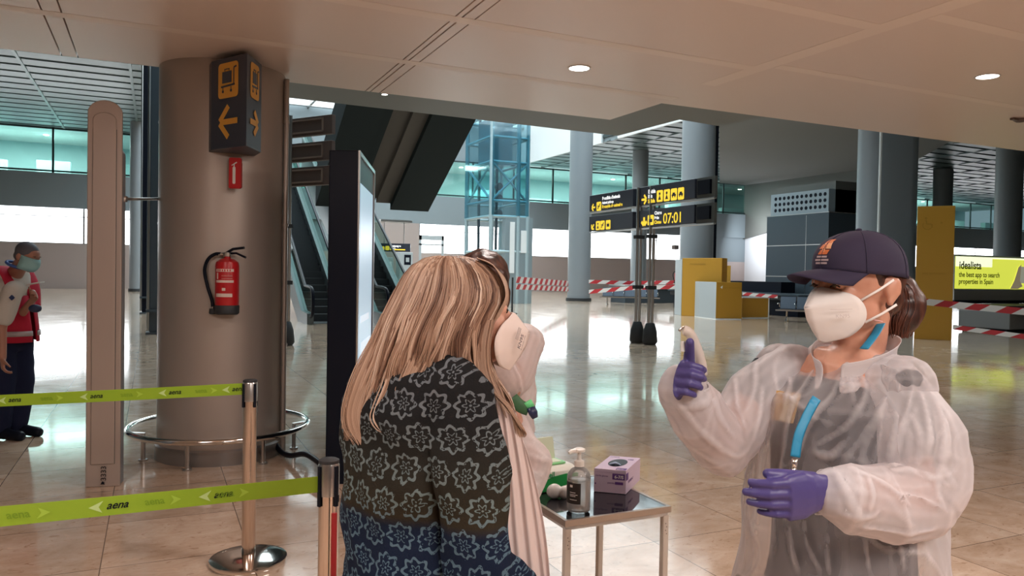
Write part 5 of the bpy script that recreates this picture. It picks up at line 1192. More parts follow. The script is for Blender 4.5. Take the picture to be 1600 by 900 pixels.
    def hp_(phi, v, k=1.0, dr=0.0):
        v_, uL, uR, d, hd = env(v); hd *= S; c0 = P((uL+uR)/2, v, d); hw = (uR-uL)/2*d*S/FPX
        return c0+RT*((hw*k+dr)*math.cos(phi))+AW*((hd*k+dr)*math.sin(phi))
    g = MB(); rows = [401, 406, 412, 420, 430, 442, 456, 472, 490, 508, 526, 544, 562, 580, 596, 608]
    g.loft([[hp_(2*math.pi*k/40, v, .955) for k in range(40)] for v in rows])
    o = g.build('hair_base', None, t, smooth=True); o.data.materials.append(M_hair); a_ = o.data.attributes.new('tint', 'FLOAT', 'POINT')
    for i_ in range(len(o.data.vertices)): a_.data[i_].value = .16
    rnd = random.Random(11); bm = bmesh.new(); tint = []
    def strand(pts, r0, tn, seg=4):
        prev = None; rings = []; n = len(pts)
        for i, p in enumerate(pts):
            tv = (pts[min(i+1, n-1)]-pts[max(i-1, 0)]).normalized(); u = (AW-tv*AW.dot(tv)).normalized() if prev is None else (prev-tv*prev.dot(tv)).normalized(); prev = u; w2 = tv.cross(u)
            f = i/(n-1); r_ = r0*(1-.75*max(0, (f-.6)/.4)**1.3)
            ring = []
            for k in range(seg):
                a = 2*math.pi*k/seg; ring.append(bm.verts.new(p+u*math.cos(a)*r_+w2*math.sin(a)*r_)); tint.append(tn)
            rings.append(ring)
        for A, B in zip(rings, rings[1:]):
            for k in range(seg): bm.faces.new((A[k], A[(k+1) % seg], B[(k+1) % seg], B[k]))
    def vend(phi):
        # where a lock ends, by its angle: left back long, middle at the shoulder, right front long
        cx = math.cos(phi)
        if cx < -.55: return 692
        if cx < -.25: return 676
        if cx < .35: return 628+18*rnd.random()
        if cx < .75: return 640
        return 650
    nl = 150
    for li in range(nl):
        phi = -math.pi+2*math.pi*(li+rnd.random()*.6)/nl
        near = math.sin(phi) < .15
        ve = vend(phi)-rnd.random()*22; ph = rnd.random()*6.28; am = .35+rnd.random()*.9; base_t = min(1, max(0, rnd.gauss(.5, .22)+(-.10 if math.cos(phi) > -.2 and math.cos(phi) < .5 else .05))); fr = 1.6+rnd.random()*.9; lift = rnd.random()*.006
        for si in range(13 if near else 5):
            do = rnd.gauss(0, .55); dt_ = rnd.gauss(0, .13); dd = rnd.random(); v0 = 400+rnd.random()*7+ (abs(do))*2; vv = ve-rnd.random()*14; pts = []
            nseg = 20
            for i in range(nseg+1):
                f = i/nseg; v = v0+(vv-v0)*f; cl = 1-.62*f**1.4
                ph2 = phi+do*.060*cl+.040*am*math.sin(ph+fr*f*6.28)*f*1.6
                # swirl from the parting: strands start nearer the crown and sweep out
                rad = -.004+lift*f+.008*f*math.sin(ph*2+fr*f*5.2)*am+.0045*dd
                p = hp_(ph2, v, .985, rad)
                if math.cos(phi) > .3 and v > 560: p = p+RT*(.0006*(v-560))*(math.cos(phi)-.25)
                if -.25 < math.cos(phi) < .5 and v > 600: p = p-AW*.00033*(v-600)
                pts.append(p)
            strand(pts, .0011+.0007*rnd.random(), min(1, max(0, base_t+dt_)))
    # fringe swept over the brow and front locks over the shoulder
    for k in range(90):
        q0 = rnd.random(); ph = rnd.random()*6; tn = min(1, max(0, rnd.gauss(.66, .12))); dz = rnd.gauss(0, .003)
        a_0 = P(745+10*q0, 403+6*q0, 1.87+.06*q0); pts = crom([a_0, P(770+7*q0, 414+8*q0, 1.85+.08*q0), P(786+5*q0, 440, 1.84+.09*q0), P(790+4*q0, 464+6*q0, 1.84+.08*q0), P(779+5*q0, 486+10*q0, 1.845+.06*q0), P(768+6*q0, 508+14*q0, 1.85+.03*q0)], 4)
        strand([p_+AW*dz for p_ in pts], .0012, tn)
    for k in range(170):
        q0 = rnd.random(); q1 = rnd.gauss(0, 1); tn = min(1, max(0, rnd.gauss(.55, .15)))
        pts = crom([P(757+6*q1, 500, 1.835), P(748+7*q1, 545, 1.825), P(752+7*q1, 585, 1.82), P(768+7*q1, 612+5*q1, 1.81), P(790+5*q1, 634+7*q1, 1.80), P(804+5*q1+6*q0, 655+8*q1, 1.80), P(808+8*q0+3*q1, 672+12*q0, 1.81)], 4)
        strand(pts, .0013, tn)
    for k in range(110): # big curl over the near shoulder at the back
        q1 = rnd.gauss(0, 1); q0 = rnd.random(); tn = min(1, max(0, rnd.gauss(.6, .16)))
        pts = crom([P(630+7*q1, 560, 1.80), P(618+7*q1, 600, 1.785), P(604+7*q1, 635, 1.78), P(600+7*q1, 655, 1.775), P(612+7*q1, 668+5*q0, 1.77), P(634+7*q1, 671+8*q0, 1.77)], 4) if k % 2 else crom([P(660+9*q1, 520, 1.79), P(652+9*q1, 560, 1.775), P(636+8*q1, 596, 1.77), P(628+6*q1, 612, 1.765), P(640+5*q1, 624+6*q0, 1.765)], 4)
        strand(pts, .0012, tn)
    for k in range(160): # flyaway and back ends
        q1 = rnd.gauss(0, 1); tn = min(1, max(0, rnd.gauss(.62, .15)))
        pts = crom([P(612+6*q1, 490, 1.86), P(596+7*q1, 530, 1.845), P(581+9*q1, 566, 1.83), P(566+9*q1, 602, 1.82), P(554+8*q1, 640, 1.82), P(556+8*q1, 668, 1.82), P(568+7*q1, 686+10*rnd.random(), 1.82)], 4)
        strand(pts, .0013, tn)
    me = bpy.data.meshes.new('hair'); bm.to_mesh(me); bm.free(); at2 = me.attributes.new('tint', 'FLOAT', 'POINT'); at2.data.foreach_set('value', tint)
    link('hair', me, M_hair, t, smooth=True)
blond_woman()

# ------------------------------------------------------------------ 2. woman in cap and thin white gown
def tester():
    fb = (-RT*.80-AW*.60).normalized(); lb = Z.cross(fb)                       # lb = her left, towards the camera right
    tc = P(1318, 700, 1.74); base = Vector((tc.x, tc.y, 0)); c = base
    t = thing('person', base, 'woman in dark cap, white mask and thin white gown holding a vial up', 'person')
    hc = P(1337, 447, 1.72); psi = R(20); fh = (-RT*math.cos(psi)-AW*math.sin(psi)); H = Frame(hc, fh, tilt=.06)
    shL = P(1408, 604, 1.64); elL = P(1434, 778, 1.57); wrL = P(1302, 768, 1.44)
    shR = P(1216, 575, 1.84); elR = P(1128, 690, 1.76); wrR = P(1086, 606, 1.66)
    g = MB()
    torso(g, c, fb, [(.80, .15, .105, 0, 0), (.95, .135, .095, 0, 0), (1.10, .145, .105, 0, 0), (1.25, .15, .10, 0, 0), (1.34, .12, .075, -.005, 0), (1.39, .065, .055, -.01, 0)])
    nb = H.p(-.030, 0, -.06); limb(g, [c+Z*1.33, P(1340, 548, 1.735), nb], [.075, .056, .050]); head_shapes(g, H)
    for sh, el, wr in ((shL, elL, wrL), (shR, elR, wrR)):
        limb(g, [sh, el], [.040, .038]); limb(g, [el, el.lerp(wr, .4), wr], [.043, .040, .027])
    for s_ in (1, -1):
        hp = c+lb*.09*s_; limb(g, [hp+Z*.86, hp+Z*.46+fb*.01, hp+Z*.09], [.085, .055, .038]); limb(g, [hp+Z*.05-fb*.04, hp+fb*.13+Z*.03], [.038, .03])
    remesh(g.build('body', M_skin2 if False else M_skin, t), .0048, 3)
    eyes(H, t, closed=1.0)
    mk = kn95(H, t, mat('white_mask', (.82, .78, .76), .6), k=1.07, straps=True)
    Mp = mat('faint_mask_print', (.60, .54, .53), .6)
    pl = H.p(.100, .050, -.056); nn = (H.l*.82+H.f*.52).normalized(); xd = (-H.f*.85+H.l*.5); xd = (xd-nn*xd.dot(nn)).normalized(); Fm = Face(pl, xd, nn, nn.cross(xd))
    Fm.text('mask_print', 'KN95', Mp, mk, -.004, -.006, .012, .003, extrude=.0002)
    g = MB(); Fm.rect(g, -.014, .030, .012, .0132, .002, .0004); g.build('mask_print', Mp, mk)
    g = MB(); g.tube([H.p(.020, .070, -.070), H.p(.0, .074, -.075)], .0015, 6); g.build('ear_clip', mat('pink_plastic', (.7, .4, .38), .5), mk)
    # dark hair under the cap, ponytail
    M_dh = mat('dark_brown_hair', (.045, .018, .012), .38, spec=.45); varied(M_dh, (.022, .009, .008), (.10, .036, .022), 50, 3, (1, 1, .12)); bumped(M_dh, 120, .5, .002, 2, stretch=(1, 1, .08))
    g = MB(); m3 = H.m(); g.ell(H.p(-.030, 0, .022), (.090, .0795, .072), m3, 26, 18); g.ell(H.p(-.065, 0, -.030), (.045, .060, .050), m3, 20, 14)
    for s_ in (1, -1): g.tube(crom([H.p(.010, .072*s_, .045), H.p(.004, .074*s_, .02), H.p(-.002, .075*s_, .004)], 4), [.009]*4+[.005]*4+[.003], 8)
    remesh(g.build('hair', M_dh, t), .005, 2)
    g = MB(); a = P(1400, 445, 1.76)
    limb(g, [H.p(-.100, .0, .0), P(1408, 452, 1.775), P(1414, 475, 1.775), P(1406, 502, 1.77), P(1396, 522, 1.765)], [.018, .034, .045, .040, .018], 5)
    limb(g, [P(1398, 455, 1.78), P(1384, 485, 1.79), P(1380, 512, 1.785)], [.022, .036, .018], 5)
    remesh(g.build('ponytail', M_dh, t), .006, 2, (('folds_small', .05, 'CLOUDS', .012),))
    rnd = random.Random(5); g = MB()
    for k in range(240):
        q1, q2 = rnd.gauss(0, 1), rnd.gauss(0, 1); q3 = rnd.random()
        g.tube(crom([H.p(-.098, .01*q2, .005), P(1408+7*q1, 449+3*q2, 1.765+.018*q2), P(1412+12*q1, 478, 1.765+.02*q2), P(1404+11*q1, 504, 1.76+.02*q2), P(1397+8*q1+8*q3, 522+7*q3, 1.76+.015*q2)], 4), .0010, 4, cap=False)
    g.build('hair_strands', mat('auburn_hair', (.12, .040, .024), .4, spec=.4), t, smooth=True)
    # cap
    M_cap = fabric('dark_plum_cotton', (.038, .032, .062), .8, .2, 200, .001)
    def capring(zz, k=1.0, tilt=0):
        ring = []
        for i in range(40):
            a = 2*math.pi*i/40; f_ = math.cos(a); s_ = math.sin(a); q = max(0, 1-(zz/.086)**2.9)**.5
            ring.append(H.p(-.012+f_*.108*q*k*(1.0 if f_ > 0 else 1.02), s_*.0885*q*k, .038+zz-.014*(1-f_)*(1-zz/.086)+ (0)))
        return ring
    g = MB(); g.loft([capring(z) for z in (.0, .008, .020, .034, .046, .057, .066, .074, .080, .0838, .0856)]); cp = g.build('cap', M_cap, t, smooth=True)
    g = MB(); rows = []
    for j in range(9):                                # bill: curved plate ahead of the rim
        f = j/8; row = []
        for i in range(-12, 13):
            a = i/12; half = .078*(1-.06*f); y = half*math.sin(a*1.45)/math.sin(1.45)
            fr = .082*math.cos(a*1.25)**.8 if abs(a*1.25) < 1.57 else 0
            x0 = -.012+.108*math.sqrt(max(0, 1-(y/.0885)**2)); x_ = x0-.004+fr*f
            zz = .043+.004*math.sin(f*2)-.012*f-.42*(y*y)/.078*(.35+.65*f)
            row.append(H.p(x_, y, zz))
        rows.append(row)
    vs = [[g.bm.verts.new(p) for p in r_] for r_ in rows]
    for A_, B_ in zip(vs, vs[1:]):
        for k in range(24): g.bm.faces.new((A_[k], A_[k+1], B_[k+1], B_[k]))
    bl = g.build('bill', M_cap, cp, smooth=True); s_ = bl.modifiers.new('thick', 'SOLIDIFY'); s_.thickness = .004
    g = MB(); g.ell(H.p(-.012, 0, .125), (.007, .007, .004), m3, 12, 8); g.build('button', M_cap, cp, smooth=True)
    for an in (0, 60, 120, 180, 240, 300):            # panel seams
        g = MB(); pts = []
        for z in (.0, .014, .028, .042, .055, .066, .075, .081, .0852):
            q = max(0, 1-(z/.086)**2.9)**.5; f_ = math.cos(R(an)); s2 = math.sin(R(an)); pts.append(H.p(-.012+f_*.1088*q, s2*.0892*q, .038+z-.014*(1-f_)*(1-z/.086)))
        g.tube(crom(pts, 2), .0011, 5); g.build('seam', M_cap, cp, smooth=True)
    # orange emblem with pale lettering on the front of the cap
    def cpt(an, z, o_=.0012):
        q = max(0, 1-(z/.086)**2.9)**.5; f_ = math.cos(R(an)); s2 = math.sin(R(an)); return H.p(-.012+f_*(.108+o_)*q, s2*(.0885+o_)*q, .038+z-.014*(1-f_)*(1-z/.086)+o_*.3)
    M_or = mat('orange_embroidery', (.62, .17, .05), .7); M_or2 = mat('pale_orange_embroidery', (.75, .38, .20), .7); M_wt = mat('pale_thread', (.52, .42, .44), .8)
    def patch(a0, a1, z0, z1, m_, nm, sk=0.0):
        g = MB(); nn_ = 5
        for i in range(nn_):
            for j in range(4):
                q = lambda ii, jj: cpt(a0+(a1-a0)*ii/nn_+sk*(jj/4), z0+(z1-z0)*jj/4)
                g.face([q(i, j), q(i+1, j), q(i+1, j+1), q(i, j+1)])
        g.build(nm, m_, cp)
    patch(-9, 9, .036, .046, M_or, 'emblem', 3); patch(-11, 1, .048, .058, M_or, 'emblem', 2); patch(4, 13, .048, .063, M_or2, 'emblem', -3); patch(-7, 8, .060, .068, M_or, 'emblem', 4); patch(-2, 4, .042, .060, M_or2, 'emblem', -4)
    patch(-13, 13, .022, .026, M_wt, 'emblem_lettering'); patch(-11, 11, .015, .019, M_wt, 'emblem_lettering'); patch(-10, 10, .029, .033, M_wt, 'emblem_lettering')
    # clothes under the gown
    g = MB(); torso(g, c, fb, [(.82, .165, .12, 0, 0), (1.0, .155, .115, 0, 0), (1.15, .165, .125, .0, 0), (1.26, .155, .110, 0, 0), (1.32, .125, .086, -.005, 0), (1.35, .080, .066, -.01, 0)])
    limb(g, [c+lb*.08+Z*1.27, shL, shL.lerp(elL, .5)], [.060, .054, .052]); limb(g, [c-lb*.08+Z*1.27, shR, shR.lerp(elR, .4)], [.058, .052, .050])
    remesh(g.build('shirt', fabric('slate_polo_shirt', (.035, .036, .042)), t), .009, 3, (('folds_mid', .16, 'CLOUDS', .012),))
    g = MB(); torso(g, c, fb, [(.50, .175, .13, 0, 0), (.70, .18, .135, 0, 0), (.88, .165, .12, 0, 0), (.92, .15, .11, 0, 0)])
    for s_ in (1, -1): hp = c+lb*.09*s_; limb(g, [hp+Z*.80, hp+Z*.45+fb*.01, hp+Z*.10], [.10, .08, .075])
    remesh(g.build('trousers', fabric('dark_trousers', (.02, .022, .03)), t), .012, 3)
    for s_ in (1, -1):
        hp = c+lb*.09*s_; g = MB(); g.tube(crom([hp-fb*.07+Z*.048, hp+Z*.053, hp+fb*.10+Z*.041, hp+fb*.17+Z*.033], 4), [.035]+[.045]*6+[.042]*4+[.036, .03], 12); g.build('shoe', M_black, t, smooth=True)
    q = P(1220, 634, 1.733); F = Face(q-lb*.03-Z*.035, lb, fb, (Z*.96+lb*.25).normalized()); g = MB(); F.rect(g, 0, .060, 0, .070, -.004, .004); g.build('chest_card', mat('amber_card', (.65, .42, .16), .6), t); g = MB(); F.rect(g, .028, .055, .002, .068, .001, .001); g.build('chest_card', mat('cream_card', (.75, .66, .48), .6), t)
    # gown: body, then the two sleeves as pieces of their own
    g = MB()
    torso(g, c, fb, [(.42, .27, .21, 0, 0), (.70, .255, .20, 0, 0), (.90, .235, .185, .0, 0), (1.05, .21, .165, .005, 0), (1.18, .198, .158, .005, 0), (1.27, .185, .142, .0, 0), (1.335, .150, .108, -.005, 0), (1.372, .098, .086, -.008, 0), (1.392, .080, .076, -.010, 0)], p=2.2)
    for v_ in g.bm.verts:
        if v_.co.z > 1.30:
            d_ = (v_.co-c).dot(fb)
            if d_ > 0: v_.co.z -= d_*.55*(v_.co.z-1.30)/.09
    limb(g, [c+lb*.08+Z*1.29, shL], [.060, .074], 4); limb(g, [c-lb*.08+Z*1.28, shR], [.060, .064], 4)
    ridges(g, [[(1292, 548), (1262, 590), (1236, 650), (1222, 720), (1212, 790), (1206, 880)], [(1236, 560), (1212, 610), (1196, 680), (1188, 760), (1178, 890)],
        [(1318, 575), (1300, 620), (1268, 660), (1246, 710), (1206, 745)], [(1345, 580), (1352, 620), (1322, 668), (1268, 702)], [(1268, 704), (1300, 712), (1322, 690)],
        (.009, [(1268, 640), (1250, 700), (1232, 760), (1226, 820)]), [(1392, 572), (1382, 630), (1352, 680), (1320, 722)], [(1405, 590), (1400, 650), (1385, 720)], [(1330, 560), (1372, 568), (1410, 580)],
        [(1200, 560), (1190, 590), (1172, 640)], [(1222, 552), (1236, 600), (1228, 640)], [(1180, 700), (1172, 780), (1162, 890)], [(1232, 820), (1240, 860), (1250, 896)], [(1292, 835), (1296, 896)], (.008, [(1352, 838), (1358, 896)]), [(1405, 846), (1416, 896)], [(1255, 812), (1262, 850), (1285, 896)],
        [(1360, 600), (1330, 606), (1306, 600)], [(1376, 655), (1350, 700), (1352, 740)]], .0085, .42)
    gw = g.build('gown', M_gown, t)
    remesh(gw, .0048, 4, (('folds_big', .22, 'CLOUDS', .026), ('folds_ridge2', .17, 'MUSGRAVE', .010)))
    g = MB()
    limb(g, [shL+lb*-.03+Vector((0, 0, .0)), P(1428, 668, 1.61), P(1440, 740, 1.59), P(1430, 782, 1.565)], [.072, .080, .086, .082], 6)
    limb(g, [P(1430, 785, 1.565), P(1395, 790, 1.53), P(1345, 784, 1.48), P(1300, 772, 1.447)], [.080, .074, .064, .048], 6)
    ridges(g, [[(1428, 598), (1416, 650), (1404, 700), (1398, 735)], [(1462, 625), (1474, 680), (1470, 730), (1492, 762)], [(1392, 738), (1440, 742), (1482, 760)], (.009, [(1304, 738), (1322, 775), (1346, 815)]), [(1326, 738), (1380, 756), (1424, 790)], [(1346, 822), (1400, 832), (1462, 828)],
        [(1312, 800), (1352, 806), (1376, 800)], [(1440, 610), (1450, 670), (1446, 720)], [(1478, 700), (1462, 760), (1478, 800)], [(1400, 770), (1440, 778), (1480, 800)], [(1352, 742), (1362, 775), (1356, 800)], (.008, [(1420, 640), (1440, 690), (1430, 740)])], .008, .35)
    sl = g.build('sleeve', M_sleeve, gw); remesh(sl, .0046, 3, (('folds_big', .22, 'CLOUDS', .020), ('folds_ridge2', .17, 'MUSGRAVE', .010)))
    g = MB()
    limb(g, [shR+lb*.03, P(1182, 618, 1.81), P(1152, 665, 1.78), elR], [.062, .066, .070, .068], 6)
    limb(g, [elR+Vector((0, 0, -.005)), P(1098, 655, 1.70), P(1076, 622, 1.672), P(1070, 608, 1.66)], [.068, .062, .052, .047], 6)
    ridges(g, [[(1106, 600), (1118, 645), (1148, 684)], [(1150, 580), (1152, 630), (1166, 672)], [(1056, 622), (1088, 662), (1132, 706)], [(1182, 566), (1178, 610), (1160, 650)], [(1046, 640), (1076, 690), (1120, 722)], [(1190, 600), (1186, 650), (1176, 690)], [(1072, 634), (1096, 628), (1106, 612)], [(1130, 700), (1150, 712), (1170, 700)]], .0075, .35)
    sl = g.build('sleeve', M_sleeve, gw); remesh(sl, .0046, 3, (('folds_big', .22, 'CLOUDS', .016), ('folds_ridge2', .17, 'MUSGRAVE', .009)))
    def shell(rings, nm, m_=None, th=.002):
        g = MB(); g.loft(rings, cap=False); o = g.build(nm, m_ or M_gown3, t, smooth=True); s_ = o.modifiers.new('thick', 'SOLIDIFY'); s_.thickness = th; sd = o.modifiers.new('s', 'SUBSURF'); sd.levels = 1; sd.render_levels = 1; return o
    # collar: standing band with an open notch in front
    nc = P(1338, 552, 1.735); rings = []
    for (dz, rr_, fl) in ((-.030, .094, .0), (-.006, .082, .0), (.018, .078, .004), (.036, .084, .010)):
        ring = []
        for k in range(33):
            a = R(14+332*k/32); fr_ = (1+math.cos(a))*.5
            ring.append(nc+fb*((rr_+.020*fr_)*math.cos(a)+.004)+lb*(rr_+fl)*1.02*math.sin(a)+Z*(dz-.052*fr_**1.6+.010*(1-fr_)))
        rings.append(ring)
    g = MB(); vs = [[g.bm.verts.new(p) for p in r_] for r_ in rings]
    for A_, B_ in zip(vs, vs[1:]):
        for k in range(32): g.bm.faces.new((A_[k], A_[k+1], B_[k+1], B_[k]))
    o = g.build('collar', M_gown3, gw, smooth=True); s_ = o.modifiers.new('thick', 'SOLIDIFY'); s_.thickness = .003; sd = o.modifiers.new('s', 'SUBSURF'); sd.levels = 1; sd.render_levels = 1
    # creased flap and hem folds on the chest
    for (pts, rr_) in (([P(1300, 590, 1.575), P(1288, 640, 1.552), P(1262, 700, 1.54), P(1256, 770, 1.54), P(1262, 850, 1.55)], .0032), ([P(1225, 600, 1.66), P(1212, 660, 1.632), P(1206, 720, 1.622)], .0028), ([P(1360, 575, 1.575), P(1345, 610, 1.560), P(1320, 640, 1.553), P(1298, 652, 1.552)], .0028)):
        pass
    # cuffs as loose open ends
    def cuff(w_, d_, r0, r1, ln, seed):
        d_ = Vector(d_).normalized(); a_ = d_.orthogonal().normalized(); b_ = d_.cross(a_); rings = []; rn = random.Random(seed); ph_ = [rn.random()*6 for _ in range(3)]
        for i in range(6):
            f = i/5; ring = []
            for k in range(36):
                a = 2*math.pi*k/36; r_ = r0+(r1-r0)*f+.004*f*math.sin(5*a+ph_[0])+.003*f*math.sin(9*a+ph_[1]); ring.append(Vector(w_)+d_*(ln*f+.006*f*math.sin(3*a+ph_[2]))+a_*r_*math.cos(a)+b_*r_*math.sin(a))
            rings.append(ring)
        g = MB(); g.loft(rings, cap=False); o = g.build('cuff', M_gown3, gw, smooth=True); s_ = o.modifiers.new('thick', 'SOLIDIFY'); s_.thickness = .0015
    cuff(P(1310, 772, 1.452), P(1288, 768, 1.436)-P(1310, 772, 1.452), .046, .043, .028, 1)
    cuff(P(1071, 616, 1.665), P(1074, 596, 1.655)-P(1071, 616, 1.665), .047, .046, .030, 2)
    # gloves
    M_gl = mat('violet_nitrile', (.072, .058, .215), .42, spec=.45); bumped(M_gl, 45, .35, .003, 2)
    g = MB(); w_ = P(1288, 767, 1.436); hand(g, w_, P(1215, 783, 1.40)-w_, Z*.98+RT*.16, AW, ((.30, .35, .25), (.32, .38, .28), (.36, .38, .28), (.40, .4, .3)), .96, thumb=(1.0, .28, .25), tcurl=.12, spread=.02, fat=1.14)
    g.tube([P(1312, 771, 1.452), P(1300, 769, 1.444), w_], [(.034, .042), (.030, .038), (.024, .032)], 16, flat=AW)
    remesh(g.build('glove', M_gl, t), .0026, 4)
    g = MB(); w_ = P(1074, 603, 1.672); pd = (-AW*.80-RT*.38+Z*.30).normalized()
    hand(g, w_, pd, Z*1.0-AW*.2, RT*.9-AW*.3, ((.95, 1.2, .8), (1.0, 1.25, .8), (1.05, 1.25, .8), (1.1, 1.25, .8)), .90, thumb=(.5, .62, -.02), tcurl=.10, spread=.02, fat=1.16)
    g.tube([P(1073, 622, 1.685), P(1074, 612, 1.678), w_], [.032, .031, .028], 16)
    remesh(g.build('glove', M_gl, t), .0028, 2)
    # lanyard with metal clip and card
    M_lan = mat('bright_blue_ribbon', (.02, .27, .48), .5)
    lan = None
    for pts in ([P(1276, 622, 1.578), P(1262, 648, 1.565), P(1248, 680, 1.553), P(1243, 714, 1.548)], [P(1272, 628, 1.572), P(1256, 660, 1.560), P(1246, 690, 1.551), P(1242, 714, 1.546)]):
        g = MB(); g.tube(crom(pts, 4), [(.0095, .0012)]*13, 8, flat=RT); o = g.build('lanyard', M_lan, t, smooth=True); lan = o
    g = MB(); g.tube(crom([P(1376, 506, 1.675), P(1366, 524, 1.650), P(1350, 545, 1.632)], 4), [(.011, .0015)]*9, 8, flat=(RT*.8+Z*.5)); g.build('lanyard', M_lan, t, smooth=True)
    g = MB(); q = P(1242, 717, 1.545); g.tube([q, q-Z*.018], [.006, .005], 10); g.ell(q-Z*.026, (.008, .005, .010), None, 12, 8); g.tube([q-Z*.034, q-Z*.05, q-Z*.056+RT*.006], .0025, 8); g.build('lanyard_clip', M_chrome, t, smooth=True)
    q = P(1240, 790, 1.53); F = Face(q-RT*.027-Z*.022, RT, -AW, Z*.97+RT*.15); g = MB(); F.rrect(g, 0, .054, 0, .05, .004, 0, .002); g.build('badge', mat('badge_plastic', (.62, .58, .57), .3), t)
    # swab vial in the raised hand
    q0 = P(1068, 518, 1.655); t2 = thing('sample_vial', q0, 'clear plastic sample vial in a bag held up in the violet glove', 'vial')
    g = MB(); g.tube(crom([P(1067, 516, 1.655), P(1077, 520, 1.655), P(1087, 540, 1.66), P(1094, 562, 1.665), P(1097, 585, 1.67)], 5), [(.006, .008), (.010, .013)]+[(.011, .014)]*14+[(.012, .016)]*5, 14); g.build('clear_bag', mat('filmy_plastic', (.82, .74, .70), .25, alpha=.6, spec=.6), t2, smooth=True)
    g = MB(); g.cyl(P(1067, 549, 1.63), P(1067, 533, 1.63), .0048, 12); g.build('vial', M_wht, t2, smooth='auto'); g = MB(); g.tube(crom([P(1061, 517, 1.655), P(1067, 512, 1.652), P(1074, 512, 1.652)], 4), .0032, 8); g.build('seal', M_chrome, t2, smooth=True)
M_gown3 = gown_material('gown_edge_cloth', .12, (.80, .77, .79))
tester()

# ------------------------------------------------------------------ 3. person in white gown hidden behind the blond woman
def hidden_person():
    tc = P(752, 700, 2.62); c = Vector((tc.x, tc.y, 0)); t = thing('person', c, 'dark haired person in white gown mostly hidden behind the blond woman', 'person')
    hc = P(748, 450, 2.60); fh = (-RT*.55-AW*.8).normalized(); H = Frame(hc, fh, tilt=.1); fb = fh; lb = Z.cross(fb)
    shL = c+lb*.17+Z*1.32; elL = P(799, 602, 2.42); wrL = P(772, 562, 2.36)
    elL2 = P(846, 715, 2.50); shR = c-lb*.17+Z*1.32
    g = MB(); torso(g, c, fb, [(.80, .15, .105, 0, 0), (.95, .14, .10, 0, 0), (1.10, .15, .105, 0, 0), (1.28, .15, .10, 0, 0), (1.36, .10, .07, 0, 0)]); limb(g, [c+Z*1.3, H.p(-.02, 0, -.07)], [.06, .05]); head_shapes(g, H)
    limb(g, [shL, elL], [.048, .040]); limb(g, [elL, wrL], [.045, .032]); limb(g, [P(800, 650, 2.46), P(818, 690, 2.45), P(834, 724, 2.42)], [.03, .03, .03]); hand(g, wrL, (wrL-elL), RT, -AW, (.6, .6, .4))
    limb(g, [shR, shR-Z*.28], [.048, .04]); limb(g, [shR-Z*.28, shR-Z*.32+fb*.22], [.04, .028]); hand(g, shR-Z*.32+fb*.22, fb, Z, lb, (.4, .4, .3))
    for s_ in (1, -1): hp = c+lb*.09*s_; limb(g, [hp+Z*.86, hp+Z*.46, hp+Z*.09], [.085, .055, .038])
    remesh(g.build('body', M_skin, t), .007, 3); eyes(H, t); kn95(H, t, MATS['white_mask'])
    g = MB(); m3 = H.m(); g.ell(H.p(-.02, 0, .035), (.108, .090, .095), m3, 24, 16); g.ell(H.p(-.05, 0, -.03), (.07, .08, .08), m3, 20, 14); g.ell(P(772, 420, 2.62), (.03, .03, .03), None, 12, 8); remesh(g.build('hair', MATS['dark_brown_hair'], t), .006, 2, (('folds_small', .05, 'CLOUDS', .015),))
    g = MB(); torso(g, c, fb, [(.62, .19, .15, 0, 0), (.8, .19, .15, 0, 0), (1.0, .18, .145, 0, 0), (1.2, .185, .14, 0, 0), (1.32, .16, .11, 0, 0), (1.38, .09, .08, 0, 0)])
    limb(g, [shL, elL.lerp(shL, .3), elL], [.065, .060, .052]); limb(g, [elL, elL.lerp(wrL, .5), wrL], [.052, .048, .040])
    limb(g, [P(805, 640, 2.5), P(818, 690, 2.45), P(838, 725, 2.42), P(828, 778, 2.36)], [.036, .042, .044, .030])
    limb(g, [shR, shR-Z*.28], [.07, .06]); limb(g, [shR-Z*.28, shR-Z*.32+fb*.2], [.06, .04])
    ridges(g, [[(820, 705), (838, 716), (852, 720)], [(816, 722), (834, 738), (850, 744)], [(822, 700), (828, 735), (824, 765)], [(818, 745), (832, 756), (842, 758)], [(800, 640), (806, 670), (812, 700)], [(800, 566), (812, 590), (818, 615)], [(822, 760), (830, 770), (838, 772)]], .008, .35)
    remesh(g.build('gown', M_gown2, t), .006, 2, (('folds_mid', .16, 'CLOUDS', .02), ('folds_ridge', .13, 'MUSGRAVE', .008)))
    for s_ in (1, -1):
        hp = c+lb*.09*s_; g = MB(); limb(g, [hp+Z*.75, hp+Z*.45, hp+Z*.09], [.09, .07, .06]); g.build('trouser_leg', MATS['dark_trousers'], t, smooth=True); g = MB(); g.tube(crom([hp-fb*.07+Z*.048, hp+Z*.053, hp+fb*.10+Z*.041, hp+fb*.17+Z*.033], 4), [.035]+[.045]*6+[.042]*4+[.036, .03], 12); g.build('shoe', M_black, t, smooth=True)
    g = MB(); g.tube(crom([P(800, 622, 2.36), P(812, 634, 2.36), P(826, 640, 2.36)], 4), [(.020, .010)]*9, 10); g.build('green_strap', mat('dark_green_cloth', (.04, .12, .05), .6), t, smooth=True)
    g = MB(); g.tube([P(824, 627, 2.355), P(830, 637, 2.355)], [(.013, .008)]*2, 10); g.build('strap_tab', mat('bright_green_plastic', (.15, .65, .25), .4), t, smooth=True)
    g = MB(); g.tube([P(829, 636, 2.355), P(833, 645, 2.355), P(836, 653, 2.355)], [(.014, .010), (.015, .011), (.010, .007)], 12); g.build('navy_cap', mat('navy_plastic', (.015, .02, .07), .4), t, smooth=True)
hidden_person()

